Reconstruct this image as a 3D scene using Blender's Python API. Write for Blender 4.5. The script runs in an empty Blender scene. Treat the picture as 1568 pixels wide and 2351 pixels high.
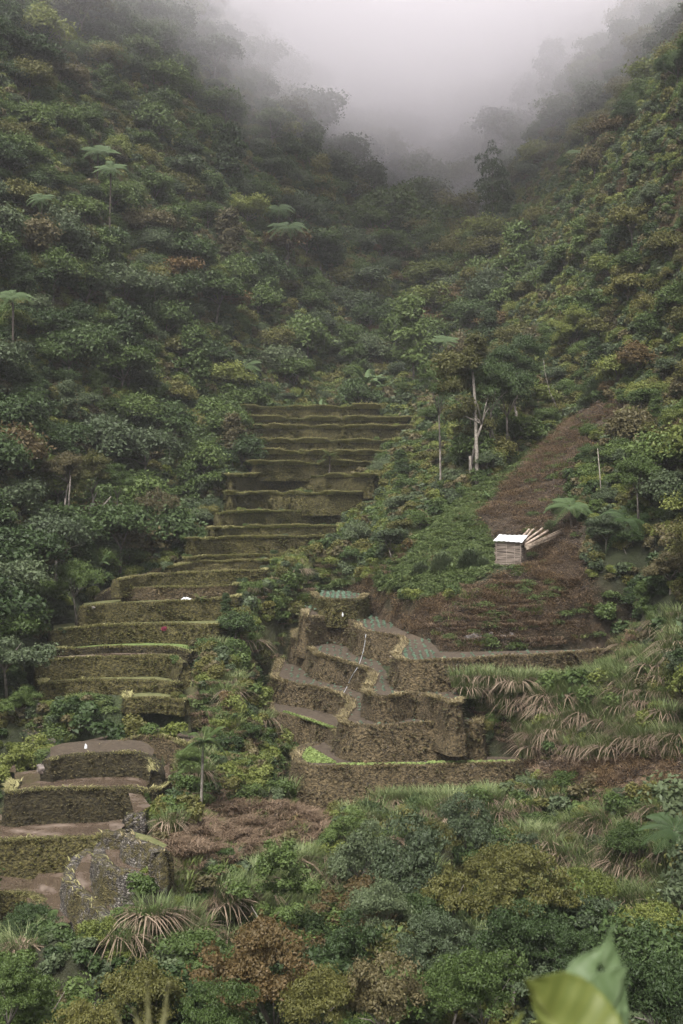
import bpy, bmesh, math, random
import numpy as np
from mathutils import Vector, Matrix, noise
from mathutils.bvhtree import BVHTree
R = math.radians
rng = np.random.default_rng(7)
random.seed(7)
C = bpy.context.scene.collection
sc = bpy.context.scene

# ------------------------------------------------------------------ camera, world, sun, exposure
W0, H0, FPX = 1568.0, 2351.0, 2838.0
cam = bpy.data.cameras.new('camera'); camo = bpy.data.objects.new('camera', cam); C.objects.link(camo)
camo.location = (0, 0, 0); camo.rotation_euler = (R(90), 0, 0)
cam.sensor_fit = 'VERTICAL'; cam.sensor_height = 36.0; cam.lens = 36.0*FPX/H0
cam.clip_start = 0.05; cam.clip_end = 3000
cam.dof.use_dof = True; cam.dof.focus_distance = 85; cam.dof.aperture_fstop = 5.6
sc.camera = camo
SUN_EL, SUN_AZ = R(58), R(200)       # azimuth of the sun, clockwise from +Y
w = bpy.data.worlds.new('World'); sc.world = w; w.use_nodes = True
nt = w.node_tree; bg = nt.nodes['Background']
sky = nt.nodes.new('ShaderNodeTexSky'); sky.sky_type = 'NISHITA'; sky.sun_disc = False
sky.sun_elevation = SUN_EL; sky.sun_rotation = SUN_AZ; sky.air_density = 1.0; sky.dust_density = 6.0; sky.ozone_density = 1.0
hs = nt.nodes.new('ShaderNodeHueSaturation'); hs.inputs['Saturation'].default_value = 0.25
nt.links.new(sky.outputs[0], hs.inputs['Color']); nt.links.new(hs.outputs[0], bg.inputs[0])
bg.inputs[1].default_value = 0.08
sl = bpy.data.lights.new('sun', 'SUN'); sl.energy = 1.5; sl.angle = R(14); sl.color = (1.0, 0.95, 0.9)
so = bpy.data.objects.new('sun', sl); C.objects.link(so)
so.rotation_euler = (math.pi/2-SUN_EL, 0, math.pi-SUN_AZ)
sc.view_settings.view_transform = 'Standard'; sc.view_settings.look = 'None'
sc.view_settings.exposure = 1.8; sc.view_settings.gamma = 1.0
sc.render.engine = 'CYCLES'
cy = sc.cycles
cy.max_bounces = 7; cy.diffuse_bounces = 3; cy.glossy_bounces = 1; cy.transmission_bounces = 3; cy.volume_bounces = 5
cy.transparent_max_bounces = 6; cy.use_denoising = True; cy.volume_max_steps = 48
cy.use_adaptive_sampling = True; cy.adaptive_threshold = 0.02
HZ = H0/2
def P(px, py, d, dz=0.0): return Vector(((px-784)/FPX*d, d, -(py-HZ)/FPX*d + dz))
def proj(x, y, z): y = np.maximum(y, 0.1); return 784+x/y*FPX, HZ-z/y*FPX

# ------------------------------------------------------------------ helpers
def link(o, parent=None):
    C.objects.link(o)
    if parent: o.parent = parent
    return o
def tag(o, label=None, cat=None, group=None, kind=None):
    if label: o['label'] = label
    if cat: o['category'] = cat
    if group: o['group'] = group
    if kind: o['kind'] = kind
    return o
def npmesh(name, V, F, mat=None, smooth=False, fattr=None):
    """V (n,3), F (m,k) fixed-size faces"""
    me = bpy.data.meshes.new(name)
    V = np.asarray(V, dtype=np.float32); F = np.asarray(F, dtype=np.int32)
    k = F.shape[1]
    me.vertices.add(len(V)); me.vertices.foreach_set('co', V.ravel())
    me.loops.add(F.size); me.loops.foreach_set('vertex_index', F.ravel())
    me.polygons.add(len(F)); me.polygons.foreach_set('loop_start', np.arange(0, F.size, k, dtype=np.int32))
    me.update(calc_edges=True)
    if smooth: me.polygons.foreach_set('use_smooth', np.ones(len(F), dtype=bool))
    if fattr is not None:
        a = me.attributes.new('vary', 'FLOAT', 'FACE'); a.data.foreach_set('value', np.asarray(fattr, dtype=np.float32))
    if mat: me.materials.append(mat)
    me.validate(); return me
def obj(name, me, parent=None, mat=None):
    o = bpy.data.objects.new(name, me)
    if mat: me.materials.append(mat)
    return link(o, parent)
def empty(name, loc, rz=0.0, s=1.0):
    o = bpy.data.objects.new(name, None); o.location = loc; o.rotation_euler.z = rz; o.scale = (s, s, s)
    o.empty_display_size = 0.3
    return link(o)
class MB:
    """collects boxes, tubes and strips into one mesh"""
    def __init__(s): s.v = []; s.f = []
    def tube(s, pts, rad, n=7, cap=True):
        base = len(s.v); pts = [Vector(p) for p in pts]
        if not hasattr(rad, '__len__'): rad = [rad]*len(pts)
        for i, p in enumerate(pts):
            t = (pts[min(i+1, len(pts)-1)]-pts[max(i-1, 0)]).normalized()
            a = t.cross(Vector((0.31, 0.9, 0.2))).normalized(); b = t.cross(a)
            for j in range(n):
                q = 2*math.pi*j/n
                s.v.append(tuple(p+(a*math.cos(q)+b*math.sin(q))*rad[i]))
        for i in range(len(pts)-1):
            for j in range(n):
                k = (j+1) % n
                s.f.append((base+i*n+j, base+i*n+k, base+(i+1)*n+k, base+(i+1)*n+j))
        if cap:
            s.f.append(tuple(base+j for j in range(n))[::-1]); s.f.append(tuple(base+(len(pts)-1)*n+j for j in range(n)))
    def box(s, c, d, M=None):
        base = len(s.v)
        for x in (-.5, .5):
            for y in (-.5, .5):
                for z in (-.5, .5):
                    q = Vector((x*d[0], y*d[1], z*d[2]))
                    if M: q = M @ q
                    s.v.append(tuple(Vector(c)+q))
        for f in ((0,1,3,2),(4,6,7,5),(0,4,5,1),(2,3,7,6),(0,2,6,4),(1,5,7,3)): s.f.append(tuple(base+i for i in f))
    def poly(s, pts):
        base = len(s.v); s.v += [tuple(p) for p in pts]; s.f.append(tuple(range(base, base+len(pts))))
    def mesh(s, name, mat, smooth=False):
        me = bpy.data.meshes.new(name); me.from_pydata(s.v, [], s.f); me.materials.append(mat)
        if smooth: me.polygons.foreach_set('use_smooth', [True]*len(me.polygons))
        me.update(); return me
    def build(s, name, mat, parent=None, smooth=False): return obj(name, s.mesh(name, mat, smooth), parent)

# ------------------------------------------------------------------ materials
def mat_base(name, rough=0.9):
    m = bpy.data.materials.new(name); m.use_nodes = True
    b = m.node_tree.nodes['Principled BSDF']; b.inputs['Roughness'].default_value = rough
    b.inputs['Specular IOR Level'].default_value = 0.25
    return m, m.node_tree, b
def ramp(n, stops, fac=None, interp='LINEAR'):
    r = n.nodes.new('ShaderNodeValToRGB'); r.color_ramp.interpolation = interp
    e = r.color_ramp.elements
    while len(e) < len(stops): e.new(0.5)
    for i, (p, c) in enumerate(stops):
        e[i].position = p; e[i].color = (*c, 1) if len(c) == 3 else c
    if fac is not None: n.links.new(fac, r.inputs[0])
    return r
def tex(n, kind, scale, coord=None, **kw):
    t = n.nodes.new({'noise': 'ShaderNodeTexNoise', 'voronoi': 'ShaderNodeTexVoronoi'}[kind])
    t.inputs['Scale'].default_value = scale
    for k, v in kw.items():
        if k in ('feature', 'distance'): setattr(t, k, v)
        else: t.inputs[k].default_value = v
    if coord is not None: n.links.new(coord, t.inputs['Vector'])
    return t
def mixc(n, fac, a, b, mode='MIX'):
    m = n.nodes.new('ShaderNodeMix'); m.data_type = 'RGBA'; m.blend_type = mode
    for s, v in (('Factor', fac), ('A', a), ('B', b)):
        i = [q for q in m.inputs if q.name == s and (q.type == 'RGBA' or s == 'Factor')][0]
        if isinstance(v, (float, int)): i.default_value = v
        elif isinstance(v, tuple): i.default_value = (*v, 1)
        else: n.links.new(v, i)
    return [q for q in m.outputs if q.type == 'RGBA'][0]
def objco(n): return n.nodes.new('ShaderNodeTexCoord').outputs['Object']
def leaf_mat(name, cols, rough=0.55, trans=0.3, spread=0.5):
    """foliage: face attribute 'vary' walks through cols, each plant shifts a little"""
    m, n, b = mat_base(name, rough)
    at = n.nodes.new('ShaderNodeAttribute'); at.attribute_name = 'vary'
    oi = n.nodes.new('ShaderNodeObjectInfo')
    ad = n.nodes.new('ShaderNodeMath'); ad.operation = 'MULTIPLY_ADD'; ad.inputs[1].default_value = 1-spread
    mu = n.nodes.new('ShaderNodeMath'); mu.operation = 'MULTIPLY'; mu.inputs[1].default_value = spread
    n.links.new(oi.outputs['Random'], mu.inputs[0]); n.links.new(at.outputs['Fac'], ad.inputs[0]); n.links.new(mu.outputs[0], ad.inputs[2])
    r = ramp(n, [(i/(len(cols)-1), c) for i, c in enumerate(cols)], ad.outputs[0])
    n.links.new(r.outputs[0], b.inputs['Base Color'])
    tr = n.nodes.new('ShaderNodeBsdfTranslucent'); n.links.new(r.outputs[0], tr.inputs[0])
    mx = n.nodes.new('ShaderNodeMixShader'); mx.inputs[0].default_value = trans
    n.links.new(b.outputs[0], mx.inputs[1]); n.links.new(tr.outputs[0], mx.inputs[2])
    n.links.new(mx.outputs[0], n.nodes['Material Output'].inputs['Surface'])
    return m
def simple(name, c1, c2, scale=6, rough=0.9, bump=0.0, detail=6):
    m, n, b = mat_base(name, rough); co = objco(n)
    t = tex(n, 'noise', scale, co, Detail=detail); r = ramp(n, [(0.3, c1), (0.7, c2)], t.outputs[0])
    n.links.new(r.outputs[0], b.inputs['Base Color'])
    if bump:
        bp = n.nodes.new('ShaderNodeBump'); bp.inputs['Strength'].default_value = 0.8; bp.inputs['Distance'].default_value = bump
        n.links.new(t.outputs[0], bp.inputs['Height']); n.links.new(bp.outputs[0], b.inputs['Normal'])
    return m
LM = {
 'green': leaf_mat('leaves_mid_green', [(0.030,0.052,0.014),(0.066,0.100,0.026),(0.12,0.165,0.048)]),
 'dark': leaf_mat('leaves_dark_green', [(0.018,0.032,0.011),(0.040,0.066,0.021),(0.080,0.118,0.038)]),
 'blue': leaf_mat('leaves_grey_green', [(0.034,0.050,0.024),(0.068,0.092,0.045),(0.125,0.155,0.075)]),
 'olive': leaf_mat('leaves_olive', [(0.045,0.048,0.015),(0.095,0.095,0.026),(0.165,0.155,0.045)]),
 'rust': leaf_mat('leaves_rusty_brown', [(0.045,0.040,0.016),(0.10,0.070,0.028),(0.17,0.10,0.04)]),
 'brown': leaf_mat('leaves_brown_olive', [(0.045,0.042,0.020),(0.092,0.080,0.036),(0.15,0.125,0.06)]),
 'lime': leaf_mat('leaves_yellow_green', [(0.06,0.08,0.018),(0.125,0.15,0.035),(0.21,0.23,0.065)]),
}
M_FROND = leaf_mat('fern_frond', [(0.02,0.036,0.012),(0.038,0.064,0.022),(0.07,0.105,0.038)], trans=.25) #[(0.035,0.066,0.029),(0.067,0.110,0.047),(0.128,0.183,0.089)], trans=0.35)
M_BANANA = leaf_mat('banana_leaf', [(0.035,0.06,0.022),(0.07,0.11,0.04),(0.12,0.17,0.075)], trans=0.3) #[(0.056,0.095,0.041),(0.108,0.163,0.077),(0.191,0.261,0.144)], trans=0.35)
M_PALM = leaf_mat('palm_frond', [(0.034,0.062,0.020),(0.076,0.114,0.037),(0.185,0.177,0.060)], trans=0.35)
M_REED = leaf_mat('reed_leaf', [(0.05,0.075,0.025),(0.11,0.145,0.05),(0.24,0.27,0.13)], trans=0.3) #[(0.045,0.076,0.033),(0.096,0.135,0.061),(0.222,0.245,0.144)], trans=0.3)
M_DEADLEAF = leaf_mat('dead_reed_leaf', [(0.06,0.043,0.028),(0.16,0.12,0.082),(0.32,0.25,0.18)], trans=.2) # [(0.066,0.046,0.035),(0.160,0.113,0.086),(0.303,0.225,0.170)], trans=0.2)
M_GRASS = leaf_mat('grass_blades_green', [(0.05,0.07,0.018),(0.10,0.13,0.035),(0.18,0.20,0.07)], trans=0.3, spread=.3) #[(0.055,0.086,0.031),(0.095,0.134,0.048),(0.153,0.184,0.075)], trans=0.3, spread=.3)
M_HERB = leaf_mat('herb_leaves_bright', [(0.035,0.055,0.016),(0.07,0.10,0.03),(0.12,0.155,0.055)], trans=.3, spread=.4)
M_RIM = leaf_mat('rim_grass', [(0.115,0.10,0.048),(0.23,0.19,0.10),(0.35,0.29,0.17)], trans=.3, spread=.3)
M_RIMG = leaf_mat('rim_grass_olive', [(0.13,0.14,0.05),(0.27,0.26,0.11),(0.42,0.38,0.20)], trans=.35, spread=.3)
M_DRY = leaf_mat('dry_grass_blades', [(0.075,0.051,0.034),(0.160,0.113,0.074),(0.283,0.205,0.134)], trans=0.25, spread=.3)
M_BRACKEN = leaf_mat('dead_bracken', [(0.05,0.034,0.018),(0.115,0.075,0.038),(0.20,0.135,0.07)], trans=0.2, spread=.4) #[(0.042,0.029,0.018),(0.092,0.057,0.034),(0.166,0.104,0.061)], trans=0.2, spread=.4)
M_BARK = simple('bark_grey', (0.058,0.050,0.043), (0.215,0.191,0.164), 9, bump=.02)
M_BARKD = simple('bark_dark', (0.029,0.025,0.021), (0.087,0.071,0.059), 9, bump=.02)
M_PALE = simple('bark_pale', (0.08,0.068,0.055), (0.26,0.235,0.20), 5, bump=.01)

def wall_mat(name, stone1, stone2, moss1, moss2, cover, cell=4.0):
    m, n, b = mat_base(name, 0.92); co = objco(n)
    mp = n.nodes.new('ShaderNodeMapping'); mp.inputs['Scale'].default_value = (1, 1, 1.5); n.links.new(co, mp.inputs[0])
    nz = tex(n, 'noise', 1.5, co, Detail=3)
    wob = n.nodes.new('ShaderNodeVectorMath'); wob.operation = 'MULTIPLY_ADD'; n.links.new(nz.outputs['Color'], wob.inputs[0]); wob.inputs[1].default_value = (.25,.25,.25); n.links.new(mp.outputs[0], wob.inputs[2])
    v = tex(n, 'voronoi', cell, wob.outputs[0], Randomness=1.0)
    ve = tex(n, 'voronoi', cell, wob.outputs[0], feature='DISTANCE_TO_EDGE', Randomness=1.0)
    sep = n.nodes.new('ShaderNodeSeparateColor'); n.links.new(v.outputs['Color'], sep.inputs[0])
    stone = ramp(n, [(0.0, stone1), (0.85, stone2), (1.0, tuple(min(1, c*1.7) for c in stone2))], sep.outputs[0])
    gap = ramp(n, [(0.0, (0.012,0.01,0.008)), (0.12, (1,1,1))], ve.outputs['Distance'])
    sc1 = mixc(n, 1.0, stone.outputs[0], gap.outputs[0], 'MULTIPLY')
    n1 = tex(n, 'noise', 0.55, co, Detail=9, Roughness=0.68)
    n2 = tex(n, 'noise', 5.0, co, Detail=6, Roughness=0.7)
    n3 = tex(n, 'noise', 7.0, co, Detail=4, Roughness=0.7)
    mossc = ramp(n, [(0.3, moss1), (0.6, moss2), (0.8, tuple(c*1.35 for c in moss2))], n2.outputs[0])
    sp = ramp(n, [(0.36, (0.2,0.2,0.2)), (0.62, (1.5,1.45,1.35))], n3.outputs[0])
    mossd = mixc(n, 0.85, mossc.outputs[0], sp.outputs[0], 'MULTIPLY')
    mm = n.nodes.new('ShaderNodeMath'); mm.operation = 'MULTIPLY_ADD'; n.links.new(n2.outputs[0], mm.inputs[0]); mm.inputs[1].default_value = 0.7; 
    n.links.new(n1.outputs[0], mm.inputs[2])
    fr = ramp(n, [(max(0, 0.85-cover*0.45), (0,0,0)), (max(0, 0.85-cover*0.45)+.12, (1,1,1))], mm.outputs[0])
    col = mixc(n, fr.outputs[0], sc1, mossd)
    big = tex(n, 'noise', 0.22, co, Detail=3); bigr = ramp(n, [(0.3, (0.7,0.68,0.66)), (0.7, (1.2,1.2,1.15))], big.outputs[0])
    col = mixc(n, 0.8, col, bigr.outputs[0], 'MULTIPLY')
    n.links.new(col, b.inputs['Base Color'])
    h = n.nodes.new('ShaderNodeMath'); h.operation = 'ADD'; n.links.new(ve.outputs['Distance'], h.inputs[0]); n.links.new(n3.outputs[0], h.inputs[1])
    bp = n.nodes.new('ShaderNodeBump'); bp.inputs['Strength'].default_value = 1.0; bp.inputs['Distance'].default_value = 0.12
    n.links.new(h.outputs[0], bp.inputs['Height']); n.links.new(bp.outputs[0], b.inputs['Normal'])
    return m
WM = {
 'moss': wall_mat('mossy_wall', (0.02,0.017,0.014), (0.15,0.13,0.11), (0.022,0.020,0.009), (0.080,0.072,0.028), .85),
 'earth': wall_mat('earthy_wall', (0.025,0.02,0.016), (0.23,0.20,0.17), (0.032,0.025,0.015), (0.10,0.078,0.045), 0.62),
 'dark': wall_mat('dark_stone_wall', (0.03,0.026,0.022), (0.10,0.09,0.08), (0.016,0.014,0.008), (0.04,0.034,0.016), 0.8),
 'stone': wall_mat('grey_stone_wall', (0.04,0.035,0.03), (0.17,0.155,0.14), (0.04,0.035,0.015), (0.08,0.07,0.03), 0.12, 7.0),
 'rocky': wall_mat('rocky_bank', (0.035,0.028,0.022), (0.14,0.11,0.09), (0.05,0.04,0.02), (0.10,0.08,0.045), 0.6, 5.0),
}
def soil_field(name, a, b_, wet=0.0):
    m, n, b = mat_base(name, 0.95-wet*0.5); co = objco(n)
    t = tex(n, 'noise', 3.5, co, Detail=8, Roughness=.7); r = ramp(n, [(0.3, a), (0.62, b_), (0.8, tuple(c*1.5 for c in b_))], t.outputs[0])
    n.links.new(r.outputs[0], b.inputs['Base Color'])
    bp = n.nodes.new('ShaderNodeBump'); bp.inputs['Strength'].default_value = .9; bp.inputs['Distance'].default_value = .08
    n.links.new(t.outputs[0], bp.inputs['Height']); n.links.new(bp.outputs[0], b.inputs['Normal']); return m
M_SOILF = soil_field('tilled_soil', (0.030,0.022,0.015), (0.072,0.055,0.038))
M_WEEDF = soil_field('weedy_field', (0.05,0.06,0.02), (0.12,0.12,0.05))
M_GREENF = soil_field('seedling_field', (0.06,0.09,0.02), (0.12,0.16,0.05))
def water_mat():
    m, n, b = mat_base('muddy_water', 0.12); b.inputs['Specular IOR Level'].default_value = 0.5
    co = objco(n); t = tex(n, 'noise', 0.7, co, Detail=7, Roughness=.6, Distortion=.6)
    r = ramp(n, [(0.3, (0.05,0.036,0.026)), (0.58, (0.085,0.062,0.045)), (0.72, (0.17,0.13,0.10))], t.outputs[0])
    n.links.new(r.outputs[0], b.inputs['Base Color'])
    r2 = ramp(n, [(0.5, (0.12,)*3), (0.68, (0.8,)*3)], t.outputs[0]); n.links.new(r2.outputs[0], b.inputs['Roughness'])
    t2 = tex(n, 'noise', 6, co, Detail=3); bp = n.nodes.new('ShaderNodeBump'); bp.inputs['Strength'].default_value = .3; bp.inputs['Distance'].default_value = .02
    n.links.new(t2.outputs[0], bp.inputs['Height']); n.links.new(bp.outputs[0], b.inputs['Normal']); return m
M_WATER = water_mat()

# ------------------------------------------------------------------ terraces laid out in the world (pixel + distance -> point)
def smooth_line(pts, step=0.35):
    pts = [Vector(p) for p in pts]; out = []
    if len(pts) > 2:
        e = [pts[0]*2-pts[1]]+pts+[pts[-1]*2-pts[-2]]
        for i in range(1, len(e)-2):
            n = max(2, int((e[i+1]-e[i]).length/step))
            for k in range(n):
                t = k/n; a, b, c, d = e[i-1:i+3]
                out.append(0.5*((2*b)+(c-a)*t+(2*a-5*b+4*c-d)*t*t+(3*b-a-3*c+d)*t**3))
        out.append(pts[-1])
    else:
        n = max(2, int((pts[1]-pts[0]).length/step)); out = [pts[0].lerp(pts[1], k/n) for k in range(n+1)]
    return out
WALLS, FIELDS = [], []
def rim_pts(l, z=None, z0=None, d=None):
    """rim from picture points: with a height z (z0 at the start) or a distance d"""
    out = []
    for i, q in enumerate(l):
        if len(q) == 3: out.append(P(*q)); continue
        if d is not None: 
            p = P(q[0], q[1], d); out.append(p); continue
        zz = z if z0 is None else z0+(z-z0)*min(1, i/(len(l)*0.6))
        dd = -zz*FPX/(q[1]-HZ); out.append(P(q[0], q[1], dd))
    return out
# left flight: (rim y, distance, [x,y offsets along the rim], style, field)
LEFT = [
 (940,150,[(560,8),(610,2),(700,0),(797,-3),(860,0)],'moss','weed'),
 (967,146,[(560,4),(640,0),(763,-4),(860,-8),(925,-10)],'moss','weed'),
 (985,142,[(570,5),(650,-1),(811,-3),(906,-8),(940,-8)],'moss','weed'),
 (1018,137.5,[(585,4),(660,-1),(828,-2),(900,-8)],'moss','weed'),
 (1045,133,[(610,4),(700,0),(806,-3),(880,-6)],'moss','weed'),
 (1069,129,[(590,4),(680,0),(763,-3),(850,-6)],'moss','weed'),
 (1097,124.5,[(530,10),(560,3),(600,-3),(711,-6),(806,0),(850,4)],'moss','weed'),
 (1137,119.5,[(530,6),(600,-1),(700,1),(830,-2)],'moss','weed'),
 (1178,114.5,[(500,12),(540,5),(602,0),(735,-5),(800,-6)],'moss','weed'),
 (1213,110,[(490,6),(560,1),(650,0),(770,-3)],'moss','green'),
 (1237,105.5,[(440,6),(520,2),(650,0),(763,-3)],'moss','green'),
 (1279,101.5,[(430,6),(500,1),(600,-1),(680,-4)],'moss','weed'),
 (1295,98.5,[(390,10),(440,0),(520,-2),(600,-4)],'moss','weed'),
 (1317,95,[(270,20),(330,8),(430,1),(592,-4)],'moss','soil'),
 (1352,91.5,[(288,4),(340,1),(430,0),(530,-4)],'earth','green'),
 (1384,88,[(190,14),(260,6),(425,0),(530,-8)],'moss','weed'),
 (1438,84,[(120,16),(200,6),(320,-1),(420,-2),(490,2)],'moss','weed'),
 (1490,80.5,[(140,6),(250,0),(360,-1),(400,2),(440,12)],'dark','green'),
 (1512,77.5,[(80,12),(180,4),(280,0),(375,-3),(418,16)],'moss','mud'),
 (1567,75,[(95,8),(150,2),(225,-2),(360,1),(400,6)],'moss','herb'),
 (1606,72,[(290,3),(350,0),(425,8)],'moss','herb'),
 (1727,66.5,[(150,14),(205,0),(262,-14),(325,-32),(380,-29),(432,-10)],'earth','soil'),
 (1737,63.6,[(112,16),(140,6),(200,0),(300,-3),(338,8),(352,22),(345,40)],'dark','seed'),
 (1818,60.3,[(20,8),(80,1),(200,-1),(300,-2),(352,4)],'dark','mud'),
 (1932,56.8,[(-220,8),(-60,6),(60,2),(165,-2),(250,-8)],'moss','mud'),
 (2060,53,[(-240,4),(-40,0),(58,-2),(86,14),(94,40)],'moss','water'),
]
def add_wall(line, h, style, **kw): WALLS.append(dict(line=line, h=h, style=style, **kw)); WALLS[-1].setdefault('hg', h*.93)
def add_field(poly, kind, name='terrace_field'): FIELDS.append(dict(poly=poly, kind=kind, name=name))
def outward(line, i):
    t = line[min(i+1, len(line)-1)]-line[max(i-1, 0)]; t.z = 0
    t.normalize(); return Vector((t.y, -t.x, 0))
ords = ['lowest','second','third','fourth','fifth','sixth','seventh','eighth','ninth','tenth','eleventh','twelfth','thirteenth','fourteenth','fifteenth','sixteenth','seventeenth','eighteenth','nineteenth','twentieth','twenty-first','twenty-second','twenty-third','twenty-fourth','twenty-fifth','topmost']
zl = [-(y-HZ)/FPX*d for y, d, *_ in LEFT]
for i, (y, d, off, style, fk) in enumerate(LEFT):
    z = zl[i]
    pts = []
    for x, dy in off:
        # the level is fixed: small dy is read as distance, limited near eye level
        dd = d*(1+np.clip(-dy/max(60, abs(y-HZ))*0.55, -0.06, 0.06))
        pts.append(Vector(((x-784)/FPX*dd, dd, z-dy/FPX*dd*0.45)))
    if off[0][1] < 12: pts.insert(0, pts[0]+Vector((-.5, 2.6, 0)))
    if off[-1][1] < 7: pts.append(pts[-1]+Vector((.5, 2.6, 0)))
    line = smooth_line(pts)
    hgt = z-(zl[i+1] if i+1 < len(LEFT) else z-1.9)
    if i == 20: hgt = .5
    if i == 21: hgt = 1.2
    style_w = {'moss': 'mossy green-brown', 'earth': 'brown earthy', 'dark': 'dark stone-faced'}[style]
    add_wall(line, hgt+0.25, style, label=f"{style_w} terrace wall, {ords[len(LEFT)-1-i]} up the stepped left-hand flight", group='terrace walls climbing the valley', bund=0.16)
    back = (LEFT[i-1][1]-d+1.6) if i else 3.0
    if i == 22: back = 4.0
    if i == 21: back = 3.4
    if i == 20: back = 2.5
    if i == 19: back = 3.0
    rimin = [p+Vector((0, 0.35, 0)) for p in line[::2]]
    bk = [Vector((p.x*(1+back/p.y), p.y+back, p.z)) for p in rimin]
    add_field(rimin+bk[::-1], fk)
# right-hand flight (rim, start level, end level, extra wall height, field back line)
def flat(px, py, z):
    d = -z*FPX/(py-HZ); return P(px, py, d)
RIGHT = [
 ('short mossy stone wall of the topmost cabbage terrace on the right flight', [(718,1364),(728,1373),(760,1378),(800,1379),(830,1376),(843,1366)], -6.42, -6.42, .95, 'stone_e',
   [(846,1369),(800,1358),(730,1356)], 'cabbage'),
 ('long curving wall under the cabbage terrace and soil bank', [(700,1399),(695,1414),(706,1419),(757,1418),(812,1429),(822,1444),(867,1456),(914,1464),(924,1478),(905,1502),(925,1518),(967,1520),(1037,1518),(1167,1510),(1300,1502),(1455,1490)], -7.2, -8.74, 1.9, 'earth',
   [(1470,1486),(1300,1492),(1100,1496),(1010,1496),(985,1470),(935,1452),(850,1412),(790,1394),(700,1392)], 'tilled'),
 ('winding earthen terrace wall with pale grassy rim, second in the right flight', [(672,1446),(674,1466),(690,1474),(709,1488),(731,1507),(781,1520),(841,1540),(851,1558),(838,1586),(856,1600),(896,1603),(951,1593),(1000,1606),(1048,1620),(1056,1608)], -9.1, -10.47, 1.7, 'earth',
   [(1060,1590),(960,1575),(900,1575),(885,1540),(850,1500),(760,1455),(680,1445)], 'tilled'),
 ('mossy terrace wall with a sharp kink, third down on the right flight', [(642,1512),(634,1532),(626,1553),(646,1566),(716,1578),(766,1592),(799,1608),(801,1622),(780,1653),(798,1665),(841,1670),(966,1665),(1086,1664),(1102,1661),(1107,1648)], -11.0, -11.83, 2.2, 'earth',
   [(1090,1650),(1000,1643),(850,1640),(830,1590),(760,1545),(650,1515)], 'tilled'),
 ('low overgrown wall below the small lettuce strip on the right flight', [(614,1612),(618,1634),(651,1643),(706,1656),(756,1674),(778,1690)], -12.7, -12.8, 2.0, 'earth',
   [(790,1640),(740,1620),(640,1590)], 'tilled'),
 ('tall brown wall at the foot of the right flight under the lettuce rows', [(722,1706),(690,1716),(675,1740),(690,1755),(741,1764),(866,1763),(1016,1761),(1186,1753),(1203,1747),(1208,1738)], -13.6, -13.74, 2.3, 'earth',
   [(1180,1738),(1000,1734),(800,1730),(760,1700)], 'tilled'),
]
for lab, rp, z0, z1, h, style, bk, fk in RIGHT:
    n = len(rp); line0 = []
    for i, (x, y) in enumerate(rp):
        zz = z0+(z1-z0)*min(1, i/(n*0.55)); line0.append(flat(x, y, zz))
    line = smooth_line(line0)
    add_wall(line, h+1.0, 'moss' if style == 'stone_e' else style, label=lab, group='curving terrace walls of the right flight', bund=0.10, hg=h)
    nb = len(bk); back = [flat(x, y, z1+(z0-z1)*max(0, (j/(nb-1))*1.6-.6)) for j, (x, y) in enumerate(bk)]
    rimin = [line[i]-outward(line, i)*0.3 for i in range(0, len(line), 2)]
    add_field(rimin+back, fk)
add_field([flat(x, y, zl[25]) for x, y in ((70,2135),(140,2130),(190,2100),(215,1995),(100,1985),(60,2050))], 'water')
# small stone-walled paddies at bottom left
STONE = [
 ('small stone wall at the top of the flooded paddies', [(470,1178),(478,1193),(525,1190),(568,1188),(576,1172)], -13.3, .85, [(575,1150),(600,1112),(640,1110),(500,1130)], 'mud'),
 ('rounded grey stone wall beside the grassy bank, right of the flooded paddies', [(572,1190),(576,1215),(640,1235),(700,1260),(742,1285),(755,1270)], -13.0, 1.15, [(770,1240),(690,1200),(600,1175)], 'dry'),
 ('grey stone wall curving round the upper flooded paddy', [(470,1225),(438,1250),(432,1268),(442,1295),(470,1330),(500,1350),(600,1372),(628,1393),(640,1380)], -13.9, 1.55, [(710,1390),(730,1330),(620,1270),(560,1225),(490,1215)], 'water'),
 ('grey stone wall winding under the lower flooded paddy', [(395,1262),(345,1290),(318,1325),(295,1370),(300,1400),(330,1440),(380,1475),(430,1520),(455,1560),(475,1600)], -15.3, 1.9, [(560,1560),(610,1480),(500,1420),(440,1370),(430,1290),(415,1262)], 'water'),
 ('little grey stone step wall on the path above the paddies', [(584,1098),(588,1112),(615,1106),(652,1108),(660,1096)], -12.9, 0.6, [(690,1060),(650,1010),(590,1000)], 'mud'),
]
for lab, rp, z, h, bk, fk in STONE:
    c2 = [(a*.5, 1320+b*.5) for a, b in rp]
    line = smooth_line([flat(x, y, z) for x, y in c2], 0.25)
    add_wall(line, h+0.3, 'stone', label=lab, group='bare stone walls round the flooded paddies', bund=0.05, batter=.1)
    back = [flat(a*.5, 1320+b*.5, z) for a, b in bk]
    rimin = [line[i]-outward(line, i)*0.3 for i in range(0, len(line), 2)]
    add_field(rimin+back, fk)
# side bank of loose stone (left of the fifteenth step)
add_wall(smooth_line([P(185,1400,90), P(240,1362,93.5), P(300,1335,96.5), P(380,1303,99.5), P(425,1292,102)]), 1.5, 'rocky',
         label='sloping bank of loose brown stones climbing the left edge of the terraces', bund=0.1)

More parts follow.
